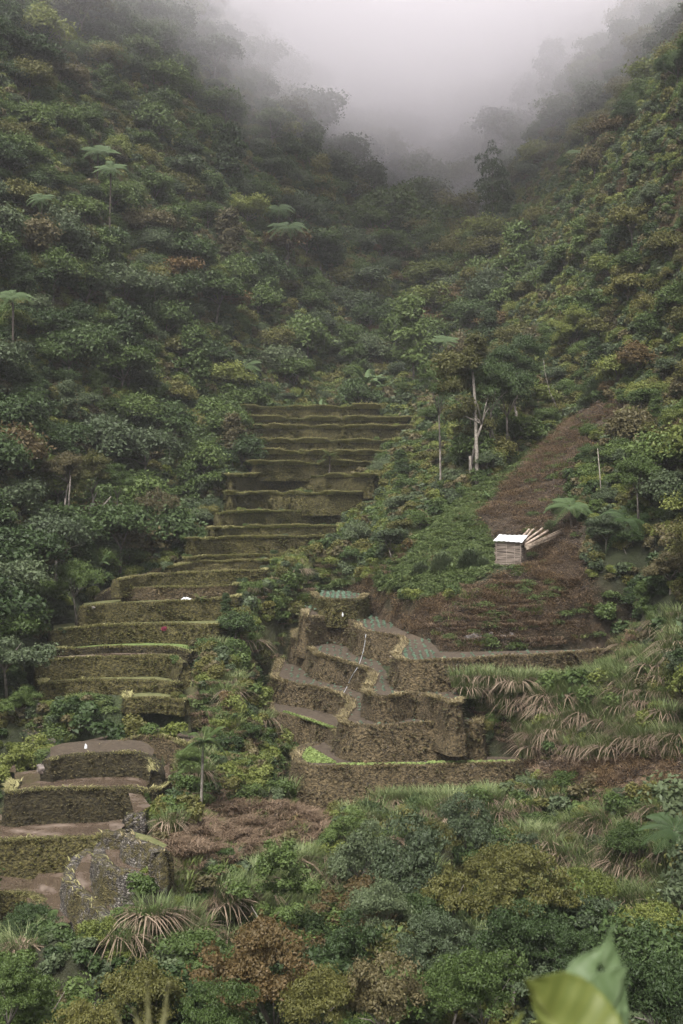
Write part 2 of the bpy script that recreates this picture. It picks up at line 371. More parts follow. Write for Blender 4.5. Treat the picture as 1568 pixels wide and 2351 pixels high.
# ------------------------------------------------------------------ terrain
CP = []
def cp(px, py, d, dz=0.0): p = P(px, py, d, dz); CP.append((p.x, p.y, p.z))
for q in [(-300,1600,66),(-300,1250,85),(-300,700,110),(-300,100,150),(-300,-300,200),
 (30,1840,66),(50,1760,69),(70,1600,77),(90,1420,87),(150,1310,97),(260,1270,104),(385,1230,112),(450,1160,119),(500,1060,130),(555,960,148),(575,900,158),
 (0,1500,74),(0,1250,85),(150,1150,102),(300,1100,112),(450,950,137),(0,1000,94),(200,900,117),(400,800,142),(550,750,162),(700,850,172),(850,860,170),
 (0,700,112),(200,650,134),(400,550,162),(600,600,187),(750,650,202),(0,400,132),(200,350,157),(400,250,192),(500,180,215),(620,260,235),(750,400,242),(850,550,240),(950,700,215),
 (0,100,157),(200,50,190),(300,0,210),(0,-200,190),(300,-200,250),(600,60,330),(-200,-500,260),
 (700,260,330),(900,330,340),(900,430,300),(1000,490,290),(1020,560,262),(900,700,460),(500,700,460),(200,300,400),(1300,600,470),
 (1490,40,232),(1310,190,245),(1260,250,270),(1568,-60,225),(1400,60,300),(1300,130,330),(1350,170,390),(1568,-50,400),(-100,-100,380),
 (1020,600,240),(1100,500,262),(1200,450,235),(1300,395,205),(1440,280,170),(1540,140,150),(1700,-100,130),(1950,-400,120),
 (1300,550,172),(1450,500,142),(1568,450,127),(1150,650,197),(1250,750,152),(1400,700,132),(1568,700,108),(1050,750,190),(1000,850,178),(1100,900,147),(1400,850,118),(1568,850,100),(1750,850,86),(950,930,162)]:
    cp(*q, dz=-2.6)
for q in [(1250,920,131),(930,1020,145),(1000,1060,125),(1100,1112,103),(1200,1050,109),(1250,1000,114),(1420,930,118),(880,1100,130),(850,1200,115),(790,1300,101),
 (900,1190,110),(1000,1205,98),(950,1300,91),(880,1370,87),(1050,1290,88),(1130,1303,85.5),(1170,1303,85),(1215,1303,85),(1100,1180,93),(1250,1190,91),(1350,1150,88),(1500,1100,84),(1450,1270,81.5),(1568,1250,76),(1400,1300,80),(1300,1380,80),
 (1100,1380,80.5),(1020,1430,80),(1480,1400,76.5),(1568,1450,70),(1700,1300,66),(1700,1600,58),
 (1050,1490,79),(1300,1486,78.5),(1450,1478,78),(1200,1600,69.5),(1350,1600,68.5),(1500,1560,69.5),(1568,1650,62),(1250,1720,66.5),(1400,1780,62.5),(1568,1850,56),(1250,1850,63.5),
 (700,1850,64.5),(900,1860,63.5),(1100,1860,62.8),(450,1735,66),(420,1640,72),(460,1550,77.5),(510,1440,85),(580,1340,95),(620,1430,91),(600,1560,77),(560,1650,72),(600,1750,66.5),(500,1830,62.5),
 (700,1230,112),(730,1300,100),(800,1190,118),(860,1040,136),(900,960,150),(930,900,164),(425,1880,54),(395,1935,50),(385,2005,48),(335,2060,46),(250,2140,44.5),(200,2200,43.5),(130,2170,47),(60,2180,48),(350,1860,56),(330,1900,53.5),
 (500,1960,55.5),(700,1905,61),(700,1990,58),(1090,1595,70.8),(1125,1640,70),(1150,1680,69),(1225,1735,67.5),(1180,1710,69),(680,1424,92),(640,1478,89),(608,1540,84),(596,1625,79.3),(650,1712,73),(590,1600,78),(600,1690,73),(100,1900,59),(60,1700,70),(-150,1850,62)]:
    cp(*q)
for q in [(900,1960,58),(1100,1960,58),(1300,1960,57),(1500,1960,54),(500,2120,47.5),(700,2120,51),(900,2120,52),(1200,2120,51),(1568,2120,47),(100,2260,46.5),
          (300,2330,43),(500,2300,43),(800,2300,42),(1100,2300,41),(1400,2300,39),(1650,2300,37)]:
    cp(*q, dz=-1.6)
CP += [(x, 30, -19.5) for x in (-20,-8,4,14,24)] + [(x, 20, -15.5) for x in (-15,0,12)] + [(x, 11, -8.6) for x in (-10,0,10)] + [(x, 5.5, -4.2) for x in (-6,0,6)] + [(x, 2.6, -1.9) for x in (-4,0,4)] + [(x, -3, -1.4) for x in (-8,0,8)]
for i, (y, d, off, style, fk) in enumerate(LEFT):
    zn = (zl[i+1] if i+1 < len(LEFT) else zl[i]-2)
    for x, dy in off[1:-1:2]: CP.append(((x-784)/FPX*d, d+0.2, zn-0.6))
    CP.append(((off[0][0]-60-784)/FPX*d, d+1.0, zl[i]+0.2)); CP.append(((off[-1][0]+45-784)/FPX*d, d+1.0, zl[i]+0.1))
for W_ in WALLS[len(LEFT):]:
    for k in range(8, len(W_['line'])-7, 14):
        p = W_['line'][k]; CP.append((p.x, p.y, p.z-W_['hg']-0.1))
CP = np.array(CP)
def rbf_fit(Pt, lam=0.15):
    n = len(Pt); D = np.hypot(Pt[:,None,0]-Pt[None,:,0], Pt[:,None,1]-Pt[None,:,1])
    A = np.zeros((n+3, n+3)); A[:n,:n] = -D+np.eye(n)*lam*-1
    A[:n,n] = 1; A[:n,n+1:n+3] = Pt[:,:2]; A[n,:n] = 1; A[n+1:n+3,:n] = Pt[:,:2].T
    return np.linalg.solve(A, np.concatenate([Pt[:,2], np.zeros(3)]))
# drop control points that sit on top of each other
keep = []
for i in range(len(CP)):
    if all(np.hypot(*(CP[i,:2]-CP[j,:2])) > 0.8 for j in keep): keep.append(i)
CP = CP[keep]; RW = rbf_fit(CP)
def rbf(x, y):
    out = np.empty(x.shape); xf, yf = x.ravel(), y.ravel(); o = np.empty(xf.shape)
    for s in range(0, len(xf), 20000):
        a, b = xf[s:s+20000], yf[s:s+20000]
        D = np.hypot(a[:,None]-CP[None,:,0], b[:,None]-CP[None,:,1])
        o[s:s+20000] = -D@RW[:len(CP)]+RW[len(CP)]+RW[len(CP)+1]*a+RW[len(CP)+2]*b
    return o.reshape(x.shape)
NA = 440; TMAX = math.tan(R(30))
tans = np.linspace(-TMAX, TMAX, NA)
ys = np.concatenate([np.linspace(-4, 42, 50)[:-1], np.linspace(42, 165, 300)[:-1], np.geomspace(165, 470, 110)])
YY, TT = np.meshgrid(ys, tans, indexing='ij'); XX = np.where(YY > 2, YY*TT, 2*TT)+TT*6
def txy(x, y): return x/(np.where(y > 2, y, 2)+6)
ZZ = rbf(XX, YY)
def vnoise(x, y, s, seed=0):
    g = np.random.default_rng(seed).random((257, 257)); a, b = x*s+500, y*s+500
    i, j = np.floor(a).astype(int), np.floor(b).astype(int); u, v = a-i, b-j; u = u*u*(3-2*u); v = v*v*(3-2*v)
    i %= 256; j %= 256
    return (g[i,j]*(1-u)+g[i+1,j]*u)*(1-v)+(g[i,j+1]*(1-u)+g[i+1,j+1]*u)*v
def fbm(x, y, s, o=4, seed=0):
    t = 0; a = 1; n = 0
    for k in range(o): t = t+a*vnoise(x, y, s*2**k, seed+k); n += a; a *= .5
    return t/n-0.5
far = np.clip((YY-110)/80, 0, 1)
ZZ += fbm(XX, YY, 0.25, 4, 3)*0.9+fbm(XX, YY, 1.2, 2, 9)*0.35+far*fbm(XX, YY, 0.05, 3, 21)*7
def pip(x, y, poly):
    ins = np.zeros(x.shape, bool); n = len(poly)
    for i in range(n):
        x1, y1 = poly[i]; x2, y2 = poly[(i+1) % n]
        if y1 == y2: continue
        c = ((y1 > y) != (y2 > y)); ins ^= c & (x < (x2-x1)*(y-y1)/(y2-y1)+x1)
    return ins
def footprints():
    for f in FIELDS:
        pl = [(p.x, p.y) for p in f['poly']]; yield pl, float(np.mean([p.z for p in f['poly']])), f['poly']
inT = np.zeros(ZZ.shape, bool)
px0_, py0_ = proj(XX, YY, ZZ); soilm = pip(px0_, py0_, [(1255,1005),(1430,915),(1370,1020),(1340,1190),(1350,1320),(1475,1500),(985,1500),(860,1400),(1130,1240),(1090,1190)])
ZZ += soilm*(fbm(XX, YY, .5, 2, 51)*.5+fbm(XX, YY, .2, 2, 53)*.8-fbm(XX, YY, 1.2, 2, 9)*.35)
hx_, hy_ = (1172-784)/FPX*85, 85.3; hd_ = np.hypot(XX-hx_, YY-hy_); hk = np.clip(1.6-hd_*.45, 0, 1); ZZ = ZZ*(1-hk)+hk*(-(1300-HZ)/FPX*85)
for pl, z, poly in footprints():
    A = np.array(pl); m = (XX > A[:,0].min()-1) & (XX < A[:,0].max()+1) & (YY > A[:,1].min()-1) & (YY < A[:,1].max()+1)
    idx = np.nonzero(m)
    ins = pip(XX[idx], YY[idx], pl)
    for ox, oy in ((.5,0),(-.5,0),(0,.4),(0,-.6)): ins |= pip(XX[idx]+ox, YY[idx]+oy, pl)
    zp = np.array([p.z for p in poly]); k = (idx[0][ins], idx[1][ins])
    if len(k[0]):
        D = np.hypot(XX[k][:,None]-A[None,:,0], YY[k][:,None]-A[None,:,1]); zz = zp[D.argmin(1)]
        ZZ[k] = np.minimum(ZZ[k], zz-0.25)
        inT[k] = True
for W_ in WALLS:            # ground just in front of each wall stays at its foot
    e_ = 4 if len(W_['line']) > 20 else 1
    L = np.array([(p.x, p.y, p.z) for p in W_['line'][e_:-e_:2]]); O = np.array([outward(W_['line'], i)[:2] for i in range(e_, len(W_['line'])-e_, 2)])
    for t in (0.2, 0.6, 1.0):
        q = L[:,:2]+O*t
        D2 = None
        m = np.nonzero((XX > q[:,0].min()-.6) & (XX < q[:,0].max()+.6) & (YY > q[:,1].min()-.6) & (YY < q[:,1].max()+.6))
        D = np.hypot(XX[m][:,None]-q[None,:,0], YY[m][:,None]-q[None,:,1]); a = D.argmin(1); ok = D.min(1) < 0.5
        k = (m[0][ok], m[1][ok]); ZZ[k] = np.minimum(ZZ[k], L[a[ok],2]-W_['hg'])
        if t < 0.9: inT[k] = True
for W_ in WALLS[:len(LEFT)]:
    for e, q in ((W_['line'][0], W_['line'][2]), (W_['line'][-1], W_['line'][-3])):
        t = (e-q); t.z = 0; t.normalize()
        for s_, dz_ in ((.7, .05), (1.5, 0), (2.4, -.3)):
            c = e+t*s_; D = np.hypot(XX-c.x, YY-c.y); k = (D < 1.1) & ~inT; ZZ[k] = np.maximum(ZZ[k], np.minimum(ZZ[k]+1.3, e.z+dz_+.05-.5*D[k]))
near_ = inT.copy()
for _ in range(7):
    q = near_.copy(); q[1:] |= near_[:-1]; q[:-1] |= near_[1:]; q[:,1:] |= near_[:,:-1]; q[:,:-1] |= near_[:,1:]; near_ = q
soft = near_ & ~inT
for _ in range(14):
    q = ZZ.copy(); q[1:-1,1:-1] = (ZZ[:-2,1:-1]+ZZ[2:,1:-1]+ZZ[1:-1,:-2]+ZZ[1:-1,2:]+ZZ[1:-1,1:-1])/5; ZZ = np.where(soft, q, ZZ)
def grid_ij(x, y):
    return np.interp(y, ys, np.arange(len(ys))), np.clip((txy(x, y)+TMAX)/(2*TMAX)*(NA-1), 0, NA-1.001)
def gz(x, y):
    x = np.atleast_1d(np.asarray(x, float)); y = np.atleast_1d(np.asarray(y, float)); a, b = grid_ij(x, y)
    a = np.clip(a, 0, len(ys)-1.001); i = a.astype(int); j = b.astype(int); u = a-i; v = b-j
    return (ZZ[i,j]*(1-v)+ZZ[i,j+1]*v)*(1-u)+(ZZ[i+1,j]*(1-v)+ZZ[i+1,j+1]*v)*u
def in_terr(x, y):
    a, b = grid_ij(x, y); return inT[np.clip(np.rint(a).astype(int), 0, len(ys)-1), np.rint(b).astype(int)]

# picture-space outlines of the kinds of ground cover, used to lay them out on the hillside
ZONES = [  # later ones win
 ('ridge', [(540,1330),(700,1230),(770,1200),(900,950),(1000,860),(1100,900),(1060,1100),(1000,1200),(880,1340),(860,1400),(690,1400),(640,1480),(610,1640),(680,1700),(640,1760),(520,1960),(380,2200),(300,2170),(380,2000),(280,1820),(380,1760),(400,1640),(430,1540),(460,1440)]),
 ('green', [(1250,1005),(1100,1120),(1000,1190),(930,1290),(870,1350),(950,1380),(1060,1350),(1140,1300),(1240,1302),(1240,1280),(1130,1240),(1090,1180),(1180,1100),(1260,1020)]),
 ('soil', [(1255,1005),(1330,950),(1430,915),(1450,960),(1370,1020),(1300,1110),(1340,1190),(1350,1320),(1460,1400),(1475,1500),(985,1500),(1000,1420),(1080,1345),(1200,1300),(1130,1240),(1090,1190),(1170,1100)]),
 ('bracken', [(770,1350),(850,1330),(880,1360),(950,1385),(1060,1355),(1010,1420),(985,1480),(930,1455),(860,1430),(850,1395),(800,1375)]),
 ('reed', [(1040,1530),(1300,1505),(1470,1490),(1568,1400),(1568,1760),(1300,1740),(1200,1740),(1100,1650)]),
 ('dryslope', [(1190,1740),(1568,1740),(1568,1850),(1200,1860)]),
 ('scrub', [(640,1790),(1200,1780),(1600,1850),(1600,1960),(640,1960)]),
 ('dry', [(490,1830),(760,1840),(760,1930),(480,1980),(330,2020),(380,1930)]),
 ('near', [(-400,2240),(60,2170),(250,2230),(700,2240),(760,2060),(900,1960),(1250,1950),(1650,1950),(1650,2600),(-400,2600)]),
 ('reedn', [(330,2130),(560,2020),(760,1960),(800,2050),(740,2220),(560,2250),(300,2200),(220,2240)]),
 ('reedn', [(1180,1930),(1420,1890),(1568,2000),(1568,2140),(1400,2090),(1200,2010)]),
 ('stream', [(85,1640),(130,1650),(110,1720),(125,1770),(80,1790),(60,1700)]),
 ('bank', [(1000,1485),(1020,1420),(1095,1345),(1230,1325),(1350,1330),(1460,1400),(1475,1495)]),
 ('rslope', [(1060,520),(1180,440),(1310,385),(1450,300),(1568,240),(1600,620),(1400,560),(1250,620),(1120,620)]),
 ('leafy', [(110,1600),(420,1600),(430,1700),(110,1705)]),
 ('wild', [(690,900),(800,890),(930,900),(940,1000),(800,960),(700,950)]),
]
ZN = ['forest']+list(dict.fromkeys(z for z, _ in ZONES))
def zone_of(px, py):
    r = np.zeros(px.shape, int)
    for nme, pl in ZONES: r[pip(px, py, pl)] = ZN.index(nme)
    return r
PXg, PYg = proj(XX, YY, ZZ); ZG = zone_of(PXg, PYg)
GC = {'forest': (0.026,0.032,0.014), 'ridge': (0.06,0.062,0.028), 'green': (0.05,0.075,0.025), 'soil': (0.048,0.036,0.024), 'bracken': (0.05,0.034,0.02),
      'reed': (0.045,0.036,0.022), 'dryslope': (0.07,0.048,0.032), 'scrub': (0.045,0.046,0.022), 'dry': (0.11,0.085,0.045), 'near': (0.03,0.032,0.016), 'reedn': (0.05,0.05,0.024),
      'stream': (0.07,0.06,0.055), 'wild': (0.045,0.055,0.025), 'leafy': (0.04,0.055,0.022), 'bank': (0.045,0.033,0.021), 'rslope': (0.085,0.072,0.036)}
nI, nJ = ZZ.shape
V = np.stack([XX.ravel(), YY.ravel(), ZZ.ravel()], 1)
ii, jj = np.meshgrid(np.arange(nI-1), np.arange(nJ-1), indexing='ij')
F = np.stack([ii*nJ+jj, ii*nJ+jj+1, (ii+1)*nJ+jj+1, (ii+1)*nJ+jj], -1).reshape(-1, 4)
me = npmesh('hillside', V, F, smooth=True)
col = np.array([GC[z] for z in ZN])[ZG.ravel()].astype(np.float32)
# soften the borders between covers a little
cg = col.reshape(nI, nJ, 3)
for _ in range(2): cg = (cg+np.roll(cg, 1, 0)+np.roll(cg, -1, 0)+np.roll(cg, 1, 1)+np.roll(cg, -1, 1))/5
ca = me.color_attributes.new('cover', 'FLOAT_COLOR', 'POINT')
ca.data.foreach_set('color', np.concatenate([cg.reshape(-1, 3), np.ones((nI*nJ, 1))], 1).astype(np.float32).ravel())
m, n, b = mat_base('hillside_ground', 0.95); co = objco(n)
at = n.nodes.new('ShaderNodeAttribute'); at.attribute_name = 'cover'
t1 = tex(n, 'noise', 1.3, co, Detail=9, Roughness=.72); r1 = ramp(n, [(0.3, (.45,.45,.45)), (0.55, (1,1,1)), (0.75, (1.9,1.75,1.6))], t1.outputs[0])
c_ = mixc(n, 1.0, at.outputs['Color'], r1.outputs[0], 'MULTIPLY')
t3 = tex(n, 'voronoi', 5.0, co); r3 = ramp(n, [(0.0, (1.5,1.4,1.3)), (0.25, (1,1,1))], t3.outputs['Distance']); c_ = mixc(n, .6, c_, r3.outputs[0], 'MULTIPLY')
n.links.new(c_, b.inputs['Base Color'])
bp = n.nodes.new('ShaderNodeBump'); bp.inputs['Strength'].default_value = 1; bp.inputs['Distance'].default_value = .35
n.links.new(t1.outputs[0], bp.inputs['Height']); n.links.new(bp.outputs[0], b.inputs['Normal'])
terrain = tag(obj('hillside', me, mat=m), kind='structure')

# ------------------------------------------------------------------ blades, leaf clouds
def blades(base, length, width, lean, mat_var, up=0.9, droop=0.5, az=None, seg=2):
    """bent blades: base (n,3), arrays of length and width; returns V, F, vary"""
    n = len(base); az = rng.random(n)*2*math.pi if az is None else az
    d = np.stack([np.cos(az), np.sin(az), np.zeros(n)], 1); s = np.stack([-np.sin(az), np.cos(az), np.zeros(n)], 1)
    Vs = []; rows = seg+1
    for k in range(rows):
        t = k/seg; w_ = width*(1-t**1.5)*0.5+width*0.02
        pos = base+d*(length*(lean*t+droop*t*t))[:,None]+np.array([0,0,1])*(length*(up*t-droop*0.8*t**3))[:,None]
        Vs += [pos-s*w_[:,None], pos+s*w_[:,None]]
    V = np.stack(Vs, 1); F = []
    for k in range(seg): F.append(np.arange(n)[:,None]*(2*rows)+np.array([2*k,2*k+1,2*k+3,2*k+2])[None])
    return V.reshape(-1, 3), np.concatenate(F), np.tile(mat_var, seg)
def join(parts):
    V = []; F = []; A = []; o = 0
    for v, f, a in parts: V.append(v); F.append(f+o); A.append(a); o += len(v)
    return np.concatenate(V), np.concatenate(F), np.concatenate(A)
def leaves(lobes, n, size, asp=0.55, updir=0.55, jitter=0.5, shell=(0.78, 1.05), low=-0.35, droop=0.0, rg=None):
    """n rhombic leaves spread over ellipsoid lobes (cx,cy,cz,rx,ry,rz)"""
    rg = rg or rng; L = np.array(lobes, float); area = (L[:,3]*L[:,4]+L[:,4]*L[:,5])
    k = rg.choice(len(L), n, p=area/area.sum()); u = rg.normal(size=(n, 3)); u /= np.linalg.norm(u, axis=1)[:,None]
    bad = u[:,2] < low; u[bad,2] *= -1
    r = rg.uniform(*shell, n)
    pos = L[k,:3]+u*L[k,3:6]*r[:,None]
    nrm = u*(1-updir)+np.array([0,0,1])*updir+rg.normal(size=(n, 3))*jitter; nrm /= np.linalg.norm(nrm, axis=1)[:,None]
    a = rg.normal(size=(n, 3)); a[:,2] -= droop; t = a-nrm*(a*nrm).sum(1)[:,None]; t /= np.linalg.norm(t, axis=1)[:,None]; s = np.cross(nrm, t)
    sz = size*rg.uniform(.6, 1.35, n)[:,None]
    V = np.stack([pos-t*sz*.5, pos+s*sz*asp*.5+nrm*sz*.06, pos+t*sz*.5, pos-s*sz*asp*.5+nrm*sz*.06], 1)
    F = np.arange(n*4).reshape(n, 4)
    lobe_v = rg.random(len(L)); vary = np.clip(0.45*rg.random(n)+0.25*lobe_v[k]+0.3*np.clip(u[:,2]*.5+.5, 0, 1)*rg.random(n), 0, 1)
    return V.reshape(-1, 3), F, vary

# ------------------------------------------------------------------ walls and fields
rg_w = np.random.default_rng(5)
def build_wall(W_):
    line = W_['line']; h = W_['h']; bat = W_.get('batter', 0.16)*h; bund = W_.get('bund', .15); n = len(line); rows = 11
    prof = []
    for k in range(rows): t = k/(rows-1); prof.append((bat*(1-t)+0.05*math.sin(t*math.pi), -h+(h+bund)*t, 0.10 if k < rows-1 else .04))
    prof += [(-0.22, bund+.02, .03), (-0.45, bund-0.05, .02), (-0.60, -0.35, 0), (-0.62, -h, 0)]
    V = []
    for i, p in enumerate(line):
        o = outward(line, i)
        for (a, z, am) in prof:
            q = p+o*a+Vector((0, 0, z)); nz = noise.noise(q*1.6)*am*1.3+noise.noise(q*5)*am*.8
            q = q+o*nz*1.2+Vector((0, 0, nz*0.5)); V.append(tuple(q))
    m_ = len(prof); F = []
    for i in range(n-1):
        for k in range(m_-1): F.append((i*m_+k, (i+1)*m_+k, (i+1)*m_+k+1, i*m_+k+1))
    for i in (0, n-1):      # close both ends
        c = len(V); q0 = np.mean([V[i*m_+k] for k in range(m_)], axis=0); V.append(tuple(q0))
        for k in range(m_): F.append((i*m_+k, i*m_+(k+1) % m_, c, c))
    me = bpy.data.meshes.new('terrace_wall'); me.from_pydata([tuple(v) for v in V], [], [tuple(dict.fromkeys(f)) for f in F]); me.materials.append(WM[W_['style']])
    me.polygons.foreach_set('use_smooth', [True]*len(me.polygons)); me.update(); o = obj('terrace_wall', me)
    tag(o, W_['label'], 'terrace wall', W_.get('group'), 'thing')
    # grass along the rim
    L = np.array([tuple(p) for p in line]); O = np.array([tuple(outward(line, i)) for i in range(n)])
    tall = 1.0+1.3*np.clip((W_['line'][0].y-95)/40, 0, 1) if W_['line'][0].x < 0 else 1.0; dens = (130 if np.max(tall) <= 1 else 240) if W_['style'] not in ('stone', 'rocky') else 10
    m2 = int(n*0.35*dens); k = rg_w.integers(0, n-1, m2); u = rg_w.random(m2)[:,None]
    base = L[k]*(1-u)+L[k+1]*u+O[k]*rg_w.uniform(-.42, .12, m2)[:,None]; base[:,2] += bund-0.04+rg_w.uniform(-.08, .03, m2)
    clump = vnoise(base[:,0], base[:,1], 0.9, 40)
    ln = rg_w.uniform(.16, .36, m2)*(0.35+clump*1.2)*tall*(1+.25*np.clip(tall-1, 0, 1)); az = np.arctan2(O[k][:,1], O[k][:,0])+rg_w.normal(0, 1.0, m2)
    v, f, a = blades(base, ln, ln*0.2, rg_w.uniform(.1, .6, m2), np.clip(rg_w.normal(.5, .2, m2)+(clump-.5)*.6, 0, 1), up=.8, droop=.45, az=az)
    obj('rim_grass', npmesh('rim_grass', v, f, (M_RIM if 'right' in W_['label'] or 'long curving' in W_['label'] else M_RIMG), fattr=a), o)['kind'] = 'stuff'
    # weeds hanging on the face
    if W_['style'] != 'rocky':
        dens = {'moss': 60, 'earth': 34, 'dark': 34, 'stone': 2}[W_['style']]; m3 = int(n*0.35*dens*h/1.5); k = rg_w.integers(0, n-1, m3); u = rg_w.random(m3)[:,None]; t = rg_w.random(m3)
        fo = bat*(1-t)+.07; base = L[k]*(1-u)+L[k+1]*u+O[k]*fo[:,None]; base[:,2] += -h+(h+bund)*t
        cl = vnoise(base[:,0]+base[:,2], base[:,1], 0.8, 60); sel = rg_w.random(m3) < cl*1.5; base = base[sel]; kk = k[sel]; cl = cl[sel]
        ln = rg_w.uniform(.10, .34, len(base))*(.5+cl)*min(1.1, W_['line'][0].y/85)*.8; az = np.arctan2(O[kk][:,1], O[kk][:,0])+rg_w.normal(0, .6, len(base))
        v, f, a = blades(base, ln, ln*rg_w.uniform(.3, .9, len(base)), rg_w.uniform(.3, .8, len(base)), np.clip(rg_w.normal(.35, .25, len(base)), 0, 1), up=.35, droop=.5, az=az)
        obj('weeds', npmesh('weeds', v, f, {'moss': LM['olive'], 'earth': LM['brown'], 'dark': LM['brown'], 'stone': LM['olive']}[W_['style']], fattr=a), o)['kind'] = 'stuff'
    return o
for W_ in WALLS: build_wall(W_)
FM = {'weed': M_WEEDF, 'green': M_GREENF, 'soil': M_SOILF, 'mud': M_WATER, 'herb': M_WEEDF, 'seed': M_SOILF, 'water': M_WATER, 'tilled': M_SOILF, 'cabbage': M_SOILF, 'dry': M_WEEDF}
for f in FIELDS:
    me = bpy.data.meshes.new('field'); me.from_pydata([tuple(p) for p in f['poly']], [], [tuple(range(len(f['poly'])))])
    bm = bmesh.new(); bm.from_mesh(me); bmesh.ops.triangulate(bm, faces=bm.faces[:])
    for fc in bm.faces:
        if fc.normal.z < 0: fc.normal_flip()
    bm.to_mesh(me); bm.free()
    nm = 'paddy_water' if f['kind'] in ('mud', 'water') else 'terrace_field'
    tag(obj(nm, me, mat=FM[f['kind']]), kind='structure')

# ------------------------------------------------------------------ visibility grid of the bare ground (8 px cells of the picture)
bvh = BVHTree.FromPolygons([tuple(v) for v in V], [tuple(f) for f in F[:, :].tolist()])
GW, GH = 196, 294
DEP = np.full((GH, GW), 1e4)
for gy in range(GH):
    for gx in range(GW):
        dr = Vector((((gx+.5)*8-784)/FPX, 1, -((gy+.5)*8-HZ)/FPX)); hit = bvh.ray_cast(Vector((0, 0, 0)), dr.normalized())
        if hit[0] is not None: DEP[gy, gx] = hit[0].y
PROT = np.zeros((GH, GW), bool)
cx_, cy_ = np.meshgrid((np.arange(GW)+.5)*8, (np.arange(GH)+.5)*8)
for pl in [ # things the plants must leave in view
 [(590,935),(800,930),(880,960),(860,1010),(840,1040),(800,1060),(790,1110),(720,1130),(710,1200),(700,1240),(650,1290),(560,1330),(500,1400),(440,1480),(400,1560),(360,1610),(130,1608),(95,1520),(150,1440),(230,1370),(300,1320),(440,1270),(500,1190),(545,1110),(610,1080),(615,1010)],
 [(120,1740),(200,1725),(330,1690),(400,1705),(350,1760),(330,1820),(330,1870),(290,1960),(370,1990),(330,2040),(240,2120),(100,2110),(0,2130),(0,1900),(40,1815)],
 [(700,1395),(740,1365),(840,1380),(930,1460),(1100,1500),(1040,1600),(1110,1670),(1190,1750),(1190,1790),(680,1820),(660,1730),(700,1690),(640,1640),(625,1560),(690,1480)],
 [(1040,1500),(1460,1470),(1440,1500),(1040,1530)],
 [(1255,1005),(1420,930),(1420,960),(1300,1080),(1265,1190),(1265,1300),(1330,1400),(1450,1480),(990,1490),(1010,1420),(1090,1350),(1130,1310),(1110,1190)],
 [(1250,1010),(1100,1120),(960,1290),(880,1350),(950,1370),(1120,1290),(1080,1200)],
 [(500,1860),(750,1850),(750,1910),(500,1920)], [(462,1740),(500,1740),(505,1940),(470,1940)]]:
    PROT |= pip(cx_, cy_, pl)
def cells(px, py, rx, ry):
    a, b = max(0, int((px-rx)/8)), min(GW, int((px+rx)/8)+1); c, d = max(0, int((py-ry)/8)), min(GH, int((py+ry)/8)+1)
    return (slice(c, d), slice(a, b)) if a < b and c < d else None
def blocks(x, y, z, r, h, tol=0.10):
    px, py = proj(x, y, z+h*.55); s = cells(px, py, r/y*FPX, h*.45/y*FPX)
    if s is None: return False
    return (PROT[s] & (DEP[s] > y+0.5)).mean() > tol

# ------------------------------------------------------------------ plant prototypes (meshes)
def limbs(rg, h0, h1, r, n, rad=.05):
    mb = MB(); bend = rg.normal(0, .06, 2)
    top = Vector((bend[0]*2, bend[1]*2, h0)); mb.tube([(0, 0, -.25), (bend[0], bend[1], h0*.5), top], [rad*1.3, rad, rad*.75], 6)
    for i in range(n):
        a = 2*math.pi*i/n+rg.normal(0, .3); q = rg.uniform(.45, .8)*r; e = Vector((math.cos(a)*q, math.sin(a)*q, rg.uniform(h0+(h1-h0)*.3, h1)))
        mid = top.lerp(e, .5)+Vector((0, 0, .06)); mb.tube([top, mid, e], [rad*.6, rad*.38, rad*.12], 4)
    return mb
def lobes_round(rg, n=16, flat=.75, top=1.45, base=.35):
    L = []
    for i in range(n):
        a = rg.uniform(0, 2*math.pi); rr = rg.uniform(0.1, .72); z = base+(top-base)*(1-rr**1.6*.8)*rg.uniform(.55, 1)-.12
        s = rg.uniform(.26, .46); L.append((math.cos(a)*rr, math.sin(a)*rr, z, s, s, s*flat))
    return L
def lobes_tiers(rg, n=18):
    L = []
    for i in range(n):
        a = rg.uniform(0, 2*math.pi); rr = rg.uniform(.1, .8); z = .45+1.05*(1-rr**2*.6)*rg.uniform(.45, 1)
        s = rg.uniform(.28, .48); L.append((math.cos(a)*rr, math.sin(a)*rr, z, s, s*rg.uniform(.7, 1), s*.5))
    return L
def lobes_tall(rg, n=15):
    L = []
    for i in range(n):
        t = i/(n-1); rr = .5*math.sin(math.pi*(.15+.8*t))*rg.uniform(.2, 1.1); a = rg.uniform(0, 2*math.pi)
        s = rg.uniform(.24, .36); L.append((math.cos(a)*rr, math.sin(a)*rr, .4+1.75*t, s, s, s*.8))
    return L
